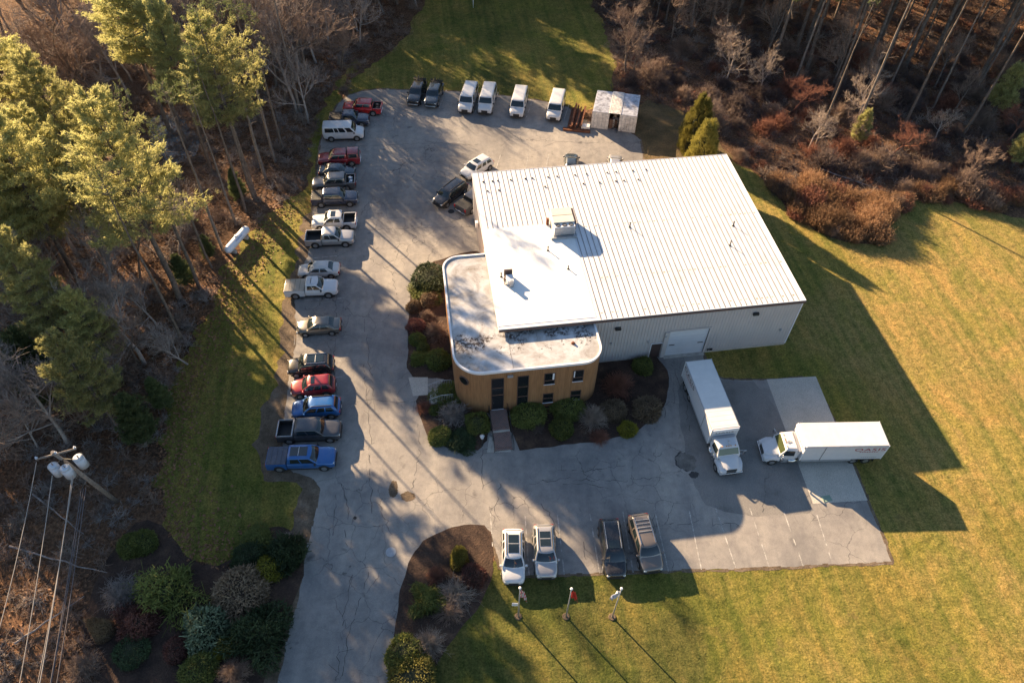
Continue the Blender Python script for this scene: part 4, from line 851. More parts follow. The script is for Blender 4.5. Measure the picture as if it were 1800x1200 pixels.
# ------------------------------------------------------------------ containers and yard things
cd = R(-10); c0 = Vector((9.75, 85.1, 0))
def container(u, label, lines):
    r = empty('shipping_container', c0 + Vector((u*math.cos(cd), u*math.sin(cd), .012)), cd); W, D, H = 2.15, 5.15, 2.45
    def sh(m):
        m.box((0, .06, .1), (W, D, H-.05))
        for k in range(24): m.box((-.03, .15+k*.21, .2), (-.001, .26+k*.21, H-.2)); m.box((W+.001, .15+k*.21, .2), (W+.03, .26+k*.21, H-.2))
        m.box((-.04, 0, .0), (W+.04, D, .1)); m.box((-.04, .0, .1), (.04, .058, H)); m.box((W-.04, 0, .1), (W+.04, .058, H)); m.box((.04, 0, H-.14), (W-.04, .058, H))
    part('shell', MT['conw'], r, sh)
    part('roof', MT['conroof'], r, lambda m: [m.box((0, 0, H-.048), (W, D, H+.01))] + [m.box((.06, .1+k*.26, H+.011), (W-.06, .2+k*.26, H+.035)) for k in range(19)])
    for s in (0, 1):
        d = boxpart('door', MT['conw'], r, (.06+s*(W/2-.05), -.02, .14), (W/2-.02+s*(W/2-.05), .03, H-.16))
        part('door_rib', MT['conw'], d, lambda m: [m.box((.12+s*(W/2-.05), -.05, .3+k*.36), (W/2-.1+s*(W/2-.05), -.021, .42+k*.36)) for k in range(5)])
        part('lock_rod', MT['greymetal'], d, lambda m: [m.cyl((x+s*(W/2-.05), -.06, .15), (x+s*(W/2-.05), -.06, H-.2), .02, n=6) for x in (.3, .75)])
    tag(r, label, 'container', 'white shipping containers behind the vans')
container(0, 'white shipping container on the left beside the rusty beams', 1); container(3.6, 'white shipping container on the right, its roof worn in dark streaks', 0)
cr = empty('canopy_roof', c0 + Vector((2.15*math.cos(cd), 2.15*math.sin(cd), .012)), cd); tag(cr, 'corrugated metal roof bridging the two shipping containers', 'canopy')
part('roof_sheet', MT['conw'], cr, lambda m: [m.box((-.05, -.05, 2.5), (1.5, 5.2, 2.53))] + [m.box((.02+k*.18, -.04, 2.531), (.09+k*.18, 5.19, 2.56)) for k in range(8)])
part('post', MT['rust'], cr, lambda m: [m.box((x, 5.0, 0), (x+.08, 5.1, 2.5)) for x in (.05, 1.3)])
rq = random.Random(2)
jk = part('scrap_pile', [MT['rust'], MT['darktrim'], MT['tanl'] if False else MT['wood'], MT['greymetal']], None, lambda m: [(setattr(m, 'mi', rq.randrange(4)), m.box((x, y, 0), (x+rq.uniform(.2, .5), y+rq.uniform(.2, .5), rq.uniform(.4, 1.6)), .02)) for x, y in [(rq.uniform(.1, .9), rq.uniform(.3, 1.9)) for _ in range(12)]], loc=cr.location, rz=cd)
tag(jk, 'pile of scrap stored in the gap between the shipping containers', 'scrap')
for k in range(14):
    L = rq.uniform(4.2, 5.4); z = .14+.24*(k % 3)
    b = part('rusty_beam', MT['rust'], None, lambda m: (m.box((0, 0, 0), (L, .18, .03)), m.box((0, .075, .031), (L, .105, .17)), m.box((0, 0, .171), (L, .18, .2))))
    p = Vector((6.75+.21*(k % 9)+.1*(k//9), 84.6-.02*k, z)); b.location = p; b.rotation_euler = (rq.uniform(-.2, .2), 0, R(80)+rq.uniform(-.05, .05))
    tag(b, 'long rusty steel beam in the pile left of the shipping containers', 'beam', 'rusty beams piled by the containers')
for k in range(2):
    b = part('rusty_beam', MT['rust'], None, lambda m: (m.box((0, 0, 0), (3.6, .2, .04)), m.box((0, .08, .041), (3.6, .12, .2)), m.box((0, 0, .201), (3.6, .2, .24))), loc=(6.0, 84.2+.3*k, .02+.02*k), rz=R(-7))
    tag(b, 'rusty steel beam lying crosswise in front of the beam pile', 'beam', 'rusty beams piled by the containers')
tag(part('storage_box', MT['conw'], None, lambda m: m.box((0, 0, 0), (1.1, .8, .55), .03), loc=(8.4, 84.5, .012), rz=cd), 'pale low storage box in front of the rusty beams', 'box')

# propane tank
A, B = G(400, 442, .75), G(434, 403, .75); d = (B-A); tk = empty('propane_tank', ((A+B)/2).to_2d().to_3d(), math.atan2(d.y, d.x)); tag(tk, 'long white propane tank lying on the grass at the wood edge', 'tank')
L = d.length/2*1.1
part('shell', MT['tank'], tk, lambda m: m.hull([[(x, .45*s*math.cos(2*math.pi*k/20), .85+.45*s*math.sin(2*math.pi*k/20)) for k in range(20)] for x, s in ((-L, .25), (-L+.06, .55), (-L+.18, .82), (-L+.38, .98), (-L+.5, 1), (L-.5, 1), (L-.38, .98), (L-.18, .82), (L-.06, .55), (L, .25))]), sharp=50)
part('saddle', MT['fnd'], tk, lambda m: [m.box((x-.15, -.45, 0), (x+.15, .45, .42)) for x in (-1.2, 1.2)])
part('valve_dome', MT['tank'], tk, lambda m: m.cyl((0, 0, 1.26), (0, 0, 1.48), .2, .18, 14)); lettering(tk, 'PROPANE', .2, plain('blue_lettering', (.02, .05, .25), .5), (0, -.37, 1.13), (R(38), 0, 0), 'lettering')

# flagpoles
FL = [((911, 1083), 5.45, 'flagpole with a striped flag and small white board, beside the mulch island', 'striped'), ((995, 1083), 5.3, 'flagpole with a limp red flag, middle of the three', 'red'), ((1076, 1084), 5.45, 'flagpole with a limp grey white flag, nearest the grey sport utility', 'grey')]
stripe = bpy.data.materials.new('striped_flag'); t, b = nodes(stripe); sp = N(t, 'ShaderNodeSeparateXYZ'); t.links.new(objc(t), sp.inputs[0])
fr = math_(t, 'FRACT', math_(t, 'MULTIPLY', sp.outputs[0], 9)); sc_ = ramp(t, fr, [(0, (.55, .03, .04)), (.5, (.7, .68, .68))]); t.nodes[-1].color_ramp.interpolation = 'CONSTANT'
t.links.new(mix(t, sc_, (.03, .04, .2), ramp(t, sp.outputs[2], [(.97, (0, 0, 0)), (.98, (0, 0, 0))])), b.inputs['Base Color'])
fmats = dict(striped=stripe, red=plain('red_flag', (.55, .03, .02), .7), grey=plain('pale_flag', (.5, .5, .56), .7, 0, 0, .5, 4))
for (p, hh, lb, fk) in FL:
    r = empty('flagpole', G(*p)); tag(r, lb, 'flagpole', 'flagpoles on the front lawn')
    part('pole', MT['greymetal'], r, lambda m: m.cyl((0, 0, 0), (0, 0, hh), .065, .035, 10)); part('finial', MT['trim'], r, lambda m: m.ball((0, 0, hh+.09), .11))
    part('base', MT['verge'], r, lambda m: m.cyl((0, 0, 0), (0, 0, .07), .3, .25, 14))
    def flag(m):
        rows = 12; cols = 8
        pts = [[m.v((.06+.62*c/cols*(.35+.65*rw/rows)+.03*math.sin(rw*.9+c), .10*math.sin(c*1.9+rw*.25)*(.4+c/cols), hh-.15-1.25*rw/rows-.25*c/cols)) for c in range(cols+1)] for rw in range(rows+1)]
        for i in range(rows):
            for j in range(cols): m.f([pts[i][j], pts[i][j+1], pts[i+1][j+1], pts[i+1][j]]).smooth = True
    fo = part('flag', fmats[fk], r, flag); fo.rotation_euler = (0, 0, R({'striped': -25, 'red': -20, 'grey': 195}[fk]))
    if fk == 'striped': part('small_board', MT['trim'], r, lambda m: m.box((-.52, -.03, 2.2), (-.08, .0, 2.75), .01))
sp_ = empty('sign_post', G(724, 1222)); tag(sp_, 'plain white square post rising out of the hedge at the bottom edge', 'post')
part('post', MT['trim'], sp_, lambda m: m.box((-.1, -.1, 0), (.1, .1, 2.5), .02)); part('cap', MT['trim'], sp_, lambda m: m.hull([[(-.13, -.13, 2.5), (.13, -.13, 2.5), (.13, .13, 2.5), (-.13, .13, 2.5)], [(-.03, -.03, 2.62), (.03, -.03, 2.62), (.03, .03, 2.62), (-.03, .03, 2.62)]]))
for i, (x, y, mm, lb) in enumerate(((687, 970, 'greymetal', 'pale oval manhole cover in the driveway beside the mulch island'), (793, 372, 'black', 'dark manhole cover in front of the slanted black sport utility'), (624, 910, 'black', 'small dark round valve cover in the driveway'))):
    rad = (.42, .38, .15)[i]
    mc = part('manhole_cover', MT[mm], None, lambda m: (m.cyl((0, 0, .0), (0, 0, .02), rad, rad*.96, 22), m.cyl((0, 0, .021), (0, 0, .027), rad*.7, n=18)), loc=G(x, y)+Vector((0, 0, .018))); tag(mc, lb, 'manhole cover')
tag(part('marker_post', MT['trim'], None, lambda m: m.cyl((0, 0, 0), (0, 0, 1.5), .05), loc=G(832, 14)), 'thin white marker post standing in the north lawn', 'post')
tag(part('green_mat', plain('green_mat_fabric', (.22, .30, .24), .9), None, lambda m: m.box((-.4, -.28, 0), (.4, .28, .03)), loc=G(1453, 876)+Vector((0, 0, .016)), rz=R(15)), 'faded green mat lying on the lower end of the concrete pad', 'mat')

# utility pole and wires
pb = Vector((-32.7, 29.1, 0)); PH = 10.2; lean = Vector((-.1, -1.5, 0))
up = empty('utility_pole', pb); tag(up, 'leaning wooden utility pole with a crossarm and three grey transformers', 'utility pole')
top = lean+Vector((0, 0, PH)); part('pole', MT['wood'], up, lambda m: m.cyl((0, 0, 0), top, .19, .13, 12))
CA, CB = G(64, 807, PH-.25)-pb, G(134, 788, PH-.25)-pb
part('crossarm', MT['wood'], up, lambda m: m.cyl(CA, CB, .075, n=6))
for f in (0.02, .5, .98):
    p = CA.lerp(CB, f); part('insulator', MT['porc'], up, lambda m: (m.cyl(p+Vector((0, 0, .05)), p+Vector((0, 0, .3)), .05), m.cyl(p+Vector((0, 0, .12)), p+Vector((0, 0, .17)), .1)))
for (x, y) in ((96, 822), (117, 826), (140, 808)):
    p = G(x, y, 8.9)-pb
    tr = part('transformer', MT['porc'], up, lambda m: (m.cyl(p-Vector((0, 0, .8)), p+Vector((0, 0, .3)), .36, n=16), m.cyl(p+Vector((0, 0, .3)), p+Vector((0, 0, .42)), .38, .2, 16)))
    part('bushing', MT['wood'], tr, lambda m: m.cyl(p+Vector((.05, 0, .38)), p+Vector((.05, 0, .65)), .05, .03)); part('bracket', MT['black'], tr, lambda m: m.cyl(p, Vector((lean.x*.86, lean.y*.86, p.z)), .05))
def wire(a, b, r, mat, label, sag=.7, group=None):
    d = b-a; b2 = a+d*2.2; n = 24
    pts = [a.lerp(b2, k/n)-Vector((0, 0, sag*4*(k/n)*(1-k/n))) for k in range(n+1)]
    o = part('power_line', mat, None, lambda m: [m.cyl(p, q, r, n=6, cap=False) for p, q in zip(pts, pts[1:])]); tag(o, label, 'wire', group)
wg = 'overhead wires running from the utility pole'
for (a, b, r, mt, lb) in (((64, 812), (0, 1050), .028, 'wire', 'leftmost overhead wire, tied to the crossarm end'), ((92, 835), (22, 1200), .028, 'wire', 'second overhead wire from the left, from the first transformer'), ((127, 835), (58, 1200), .036, 'wire', 'brightest overhead wire, third from the left'), ((129, 836), (54, 1200), .022, 'wire', 'thin overhead wire hugging the brightest one')):
    wire(G(*a, 9.3), G(*b, 9.0), r, MT[mt], lb, .8, wg)
for k, (a, b) in enumerate((((143, 860), (80, 1200)), ((147, 858), (85, 1180)), ((151, 856), (93, 1190)))):
    wire(G(*a, 7.4), G(*b, 7.0), .03, MT['darkwire'], ('dark lower communication cable closest to the bright wires', 'middle one of the three dark lower cables', 'rightmost of the three dark lower cables')[k], .6, wg)

# ------------------------------------------------------------------ plants
def rot_rand(n):
    """n random unit vectors"""
    v = RNG.normal(size=(n, 3)); return v/np.linalg.norm(v, axis=1)[:, None]
def leaves(C, D, ln, wd, up=None):
    """quads of length ln along D at centres C"""
    n = len(C); side = np.cross(D, rot_rand(n)); side /= np.linalg.norm(side, axis=1)[:, None]+1e-9
    ln = np.broadcast_to(ln, n)[:, None]; wd = np.broadcast_to(wd, n)[:, None]
    a = C-side*wd/2; b = C+side*wd/2; c = C+D*ln+side*wd*.3; d = C+D*ln-side*wd*.3
    V = np.stack([a, b, c, d], 1).reshape(-1, 3); F = np.arange(4*n).reshape(-1, 4); return V, F
class Tubes:
    def __init__(s): s.V = []; s.F = []; s.n = 0
    def add(s, P, rad, k=4):
        P = np.asarray(P, float); m = len(P); d = np.gradient(P, axis=0); d /= np.linalg.norm(d, axis=1)[:, None]+1e-9
        ref = np.array([0, 0, 1.]) if abs(d[0][2]) < .9 else np.array([1., 0, 0])
        a = np.cross(d, ref); a /= np.linalg.norm(a, axis=1)[:, None]+1e-9; b = np.cross(d, a)
        th = np.arange(k)*2*math.pi/k; r = np.asarray(rad, float)[:, None, None]
        ring = P[:, None]+r*(a[:, None]*np.cos(th)[None, :, None]+b[:, None]*np.sin(th)[None, :, None])
        s.V.append(ring.reshape(-1, 3)); i = s.n
        q = np.arange(k); base = i+np.arange(m-1)[:, None]*k
        s.F.append(np.stack([base+q, base+(q+1) % k, base+k+(q+1) % k, base+k+q], -1).reshape(-1, 4)); s.n += m*k
    def mesh(s, name): return np_mesh(name, np.concatenate(s.V), np.concatenate(s.F), True)
def unit(v): return v/(np.linalg.norm(v)+1e-9)

def gen_pine(seed, H=22, start=.35, spread=4.6, dens=1.0, fol=1.0):
    rg = np.random.default_rng(seed); T = Tubes(); LV, LD = [], []
    wob = rg.normal(0, .25, (9, 2)).cumsum(0)*.25; zs = np.linspace(0, H, 9)
    P = np.c_[wob[:, 0]-wob[0, 0], wob[:, 1]-wob[0, 1], zs]; T.add(P, np.linspace(.3, .035, 9)*(H/22), 8)
    def tp(z): return np.array([np.interp(z, zs, P[:, 0]), np.interp(z, zs, P[:, 1]), z])
    z = H*start; sector = rg.uniform(.55, 1.15, 10)
    for q in range(int(10)):      # dead stubs below the crown
        zz = rg.uniform(H*.12, H*start); a = rg.uniform(0, 6.28); p = tp(zz); L = rg.uniform(.5, 2.2)
        e = p+np.array([math.cos(a), math.sin(a), rg.uniform(-.25, .2)])*L; T.add([p, (p+e)/2+rg.normal(0, .08, 3), e], [.035, .025, .01], 3)
    while z < H*.985:
        h = (z-H*start)/(H*(1-start)); prof = (1-h)**.75*(.55+.45*min(1, h*5+.2)); nb = rg.integers(5, 8)
        a0 = rg.uniform(0, 6.28)
        for b in range(nb):
            a = a0+b*6.28/nb+rg.normal(0, .25); L = spread*prof*rg.uniform(.55, 1.2)*sector[int((a % 6.28)/.63) % 10]+.35
            p = tp(z+rg.uniform(-.3, .3)); d = np.array([math.cos(a), math.sin(a), 0]); n = 6; rise = rg.uniform(-.1, .3)+h*.5
            pts = [p+d*L*t+np.array([0, 0, rise*L*t**1.3+.12*L*t*t]) for t in np.linspace(0, 1, n)]; pts = np.array(pts); pts[1:] += rg.normal(0, .07, (n-1, 3))
            T.add(pts, np.linspace(.055*(1-h)+.02, .01, n), 3)
            side = np.array([-d[1], d[0], 0]); nt = int((10+L*17)*dens)
            t = rg.uniform(.15, 1.02, nt)**.7; base = np.stack([np.interp(t, np.linspace(0, 1, n), pts[:, k]) for k in range(3)], 1)
            off = rg.normal(0, 1, nt)*L*.20*(1.25-t*.8)
            c = base+side*off[:, None]+d*np.abs(off)[:, None]*.5+np.c_[np.zeros(nt), np.zeros(nt), rg.normal(0, .10, nt)+np.abs(off)*.1]
            for k in range(0, nt, 3): T.add([base[k], (base[k]+c[k])/2+[0, 0, .02], c[k]], [.018, .013, .008], 3)
            k = int(9*fol); cc = np.repeat(c, k, 0)+rg.normal(0, .075, (nt*k, 3))
            dd = rg.normal(0, 1, (nt*k, 3))+np.repeat(np.tile(d*.9+[0, 0, .75], (nt, 1)), k, 0); dd /= np.linalg.norm(dd, axis=1)[:, None]
            LV.append(cc); LD.append(dd)
        z += rg.uniform(.6, .95)*(H/22)
    LV = np.concatenate(LV); LD = np.concatenate(LD)
    V, F = leaves(LV, LD, rg.uniform(.14, .34, len(LV)), rg.uniform(.035, .07, len(LV)))
    return T.mesh('trunk'), np_mesh('crown', V, F)
def gen_bare(seed, H=14, levels=4, spread=.5, twig=.017, lean=0, fine=1.0):
    rg = np.random.default_rng(seed); T = Tubes(); Tw = Tubes()
    def grow(p, d, L, r, lv):
        n = 5 if lv < 2 else 4; pts = [p]; dd = d.copy()
        for k in range(n-1):
            dd = unit(dd+rg.normal(0, .13 if lv < 2 else .2, 3)+np.array([0, 0, .05])); pts.append(pts[-1]+dd*L/(n-1))
        pts = np.array(pts); r2 = max(r*.55, twig*.6); (T if lv < 2 else Tw).add(pts, np.linspace(r, r2, n), 6 if lv == 0 else 4 if lv < 2 else 3)
        if lv >= levels: return
        nb = [7, 6, 6, int(5*fine), 4][lv] if lv < 5 else 3
        for b in range(nb):
            t = rg.uniform(.38 if lv == 0 else .25, 1.0); q = np.array([np.interp(t, np.linspace(0, 1, n), pts[:, k]) for k in range(3)])
            v = unit(dd+rg.normal(0, spread, 3)+np.array([0, 0, .12])); ax = unit(rg.normal(0, 1, 3)); v = unit(v+ax*spread*.9)
            if v[2] < -.25: v[2] *= -.5
            grow(q, v, L*rg.uniform(.42, .68), max(r*.5*(1.15-t*.4), twig*.8), lv+1)
    grow(np.array([0, 0, -.1]), unit(np.array([lean, 0, 1.])), H*.55, H*.0145, 0)
    return T.mesh('trunk'), Tw.mesh('branches')
def gen_dome(seed, n=220, flat=.8, r=.014, arch=1.0, wild=.15, k=6, fork=2):
    """unit dome of arching stems"""
    rg = np.random.default_rng(seed); T = Tubes()
    for i in range(n):
        a = rg.uniform(0, 6.28); el = rg.uniform(.15, 1.5); ln = rg.uniform(.75, 1.08)
        d = np.array([math.cos(a)*math.cos(el), math.sin(a)*math.cos(el), math.sin(el)*flat*1.15]); t = np.linspace(0, 1, k)[:, None]
        P = rg.normal(0, .07, 3)*[1, 1, 0]+d*ln*t+np.array([0, 0, -1])*(t**2.2)*arch*.18*math.cos(el)+rg.normal(0, wild*.28, (k, 3))*t
        P[:, 2] = np.maximum(P[:, 2], .01); T.add(P, np.linspace(r, r*.35, k), 3)
        for q in range(fork):
            j = rg.integers(2, k-1); e = P[j]+unit(d+rg.normal(0, .7, 3))*rg.uniform(.18, .4); m_ = (P[j]+e)/2+rg.normal(0, .03, 3); T.add([P[j], m_, e], [r*.6, r*.45, r*.25], 3)
    return T.mesh('stems')
def gen_ball(seed, n=5200, shell=.12, lump=.10, ln=.07, wd=.05, box=0, cone=0, upright=.0):
    """unit half-ball bush: a leafy shell over a dark core"""
    rg = np.random.default_rng(seed)
    d = rg.normal(0, 1, (n, 3)); d[:, 2] = np.abs(d[:, 2])*.95-.12; d /= np.linalg.norm(d, axis=1)[:, None]
    ph = rg.uniform(0, 6.28, (5, 3)); fr = rg.uniform(1.5, 4.5, (5, 3))
    lum = sum(np.sin(d[:, 0]*fr[k, 0]+ph[k, 0])*np.sin(d[:, 1]*fr[k, 1]+ph[k, 1])*np.cos(d[:, 2]*fr[k, 2]+ph[k, 2]) for k in range(5))
    rad = (1+lump*lum)*(1-shell*rg.random(n)**1.6)
    P = d*rad[:, None]
    if box: P = np.sign(P)*np.abs(P)**(1-box)
    if cone:
        z = np.clip(P[:, 2], 0, 1.2); s = 1-cone*z; P[:, 0] *= s; P[:, 1] *= s
    P[:, 2] = np.maximum(P[:, 2], .0)
    D = d*.8+rg.normal(0, .7, (n, 3))+[0, 0, upright]; D /= np.linalg.norm(D, axis=1)[:, None]
    lf = rg.uniform(.6, 1.3, n)*ln; lf[:n//14] *= 2.6; P[:n//14] *= 1.03      # a few longer shoots
    V, F = leaves(P, D, lf, rg.uniform(.6, 1.2, n)*wd)
    return np_mesh('foliage', V, F)
def gen_arbor(seed, H, rad, n=230):
    rg = np.random.default_rng(seed); LP, LD = [], []
    for i in range(n):
        z = rg.random()**1.1; a = rg.uniform(0, 6.28); rr_ = rad*(1-z**2.2*.85)*rg.uniform(.62, 1.0); c = np.array([math.cos(a)*rr_, math.sin(a)*rr_, z*H*.93+.1]); k = 150; r = rg.uniform(.25, .5)
        d = rg.normal(0, 1, (k, 3)); d /= np.linalg.norm(d, axis=1)[:, None]; out = np.array([math.cos(a), math.sin(a), .6]); d = d*.8+out*.5
        P = c+d*r*np.array([1, 1, 1.7])*rg.uniform(.5, 1, (k, 1)); D = d*.5+np.array([0, 0, .8])+rg.normal(0, .3, (k, 3)); D /= np.linalg.norm(D, axis=1)[:, None]; LP.append(P); LD.append(D)
    LP = np.concatenate(LP); LD = np.concatenate(LD); V, F = leaves(LP, LD, rg.uniform(.08, .2, len(LP)), rg.uniform(.04, .09, len(LP))); return np_mesh('crown', V, F)
def gen_reed(seed, n=420):
    rg = np.random.default_rng(seed); P, D, L = [], [], []; T = Tubes()
    for i in range(n):
        a = rg.uniform(0, 6.28); r = rg.random()**.5*.85; p = np.array([math.cos(a)*r, math.sin(a)*r, 0]); h = rg.uniform(.5, 1.15)*(1.1-.5*r)
        e = p+np.array([math.cos(a)*r*.35, math.sin(a)*r*.35, h])+rg.normal(0, .12, 3); m_ = (p+e)/2+rg.normal(0, .05, 3); T.add([p, m_, e], [.012, .009, .004], 3)
        for t in rg.uniform(.35, 1.05, 12): P.append(p+(e-p)*t+rg.normal(0, .03, 3)); D.append(unit((e-p)+rg.normal(0, .5, 3)))
    V, F = leaves(np.array(P), np.array(D), rg.uniform(.06, .16, len(P)), rg.uniform(.012, .035, len(P)))
    tv = np.concatenate(T.V); tf = np.concatenate(T.F); return np_mesh('stalks', np.concatenate([tv, V]), np.concatenate([tf, F+len(tv)]))
def gen_core():  # solid added inside a bush so gaps in the leaves look dark
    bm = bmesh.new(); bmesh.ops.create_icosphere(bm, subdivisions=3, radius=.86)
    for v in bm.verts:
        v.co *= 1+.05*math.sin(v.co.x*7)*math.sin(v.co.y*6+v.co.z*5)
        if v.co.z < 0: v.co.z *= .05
    me = bpy.data.meshes.new('shade_core'); bm.to_mesh(me); bm.free(); return me
PROTO = dict(
    ball=[gen_ball(s, 5600, .15, .08, .075, .05) for s in (1, 2, 3)], loose=[gen_ball(s, 5200, .42, .3, .13, .05) for s in (4, 5, 6)],
    hedge=[gen_ball(7, 6500, .14, .06, .06, .045, .35), gen_ball(8, 6500, .14, .08, .06, .045, .3)],
    cone=[gen_ball(9, 14000, .16, .09, .055, .03, .1, .55), gen_ball(10, 14000, .16, .1, .055, .03, .1, .5)],
    spiky=[gen_ball(s, 3400, .75, .5, .15, .035, 0, 0, .1) for s in (12, 13)],
    fluffy=[gen_ball(s, 6500, .5, .2, .16, .03, 0, 0, .9) for s in (14, 15, 16)],
    big=[gen_ball(17, 2800, .3, .22, .14, .085), gen_ball(18, 2600, .2, .14, .13, .085)],
    twig=[gen_dome(s, 420, .85, .011, .7, .3, 6, 3) for s in (1, 2, 3)], wild=[gen_dome(s, 230, .85, .013, 1.6, .6, 7, 4) for s in (4, 5, 6)],
    grass=[gen_dome(s, 300, .62, .011, 2.0, .3, 6, 1) for s in (7, 8)], tall=[gen_dome(s, 150, 1.2, .014, .6, .6, 7, 4) for s in (9, 10)], reed=[gen_reed(s) for s in (1, 2, 3)])
COREM = gen_core()
for _l in PROTO.values():
    for _m in _l: _m.materials.append(None)
COREM.materials.append(None)
def shrub(px, py, rx, ry, kind, mat, label, z=None, zz=.0, name='shrub', cat='shrub', core=None, grp=None, rz=None, rxw=None):
    """px: image centre of the bush; rx in px converts to metres at that spot"""
    g0 = G(px, py+ry*.55); sc = (G(px+rx, py+ry*.55)-G(px-rx, py+ry*.55)).length/2*(1.16 if kind in ('ball', 'hedge') else 1.05); scy = sc if rxw is None else rxw
    hgt = z if z is not None else sc*1.0*min(1.25, ry/rx)
    r = empty(name, (g0.x, g0.y, zz), 0, 1); tag(r, label, cat, grp)
    me = random.choice(PROTO[kind]); me2 = me
    o = bpy.data.objects.new('foliage' if kind not in ('twig', 'wild', 'grass', 'tall') else 'stems', me2)
    if not me2.materials: me2.materials.append(None)
    col.objects.link(o); o.parent = r; o.material_slots[0].link = 'OBJECT'; o.material_slots[0].material = MT[mat]
    o.scale = (sc, scy, hgt); o.rotation_euler = (0, 0, random.uniform(0, 6.28) if rz is None else rz)
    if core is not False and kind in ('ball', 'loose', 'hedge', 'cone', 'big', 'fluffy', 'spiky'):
        c = bpy.data.objects.new('shade_core', COREM); col.objects.link(c); c.parent = r
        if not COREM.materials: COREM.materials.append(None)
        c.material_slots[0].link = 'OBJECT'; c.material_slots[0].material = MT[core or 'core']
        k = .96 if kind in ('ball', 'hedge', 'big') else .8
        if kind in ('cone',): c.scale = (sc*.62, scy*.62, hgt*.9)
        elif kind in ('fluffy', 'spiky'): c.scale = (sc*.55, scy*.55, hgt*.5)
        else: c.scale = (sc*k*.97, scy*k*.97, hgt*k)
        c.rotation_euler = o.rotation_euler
    return r
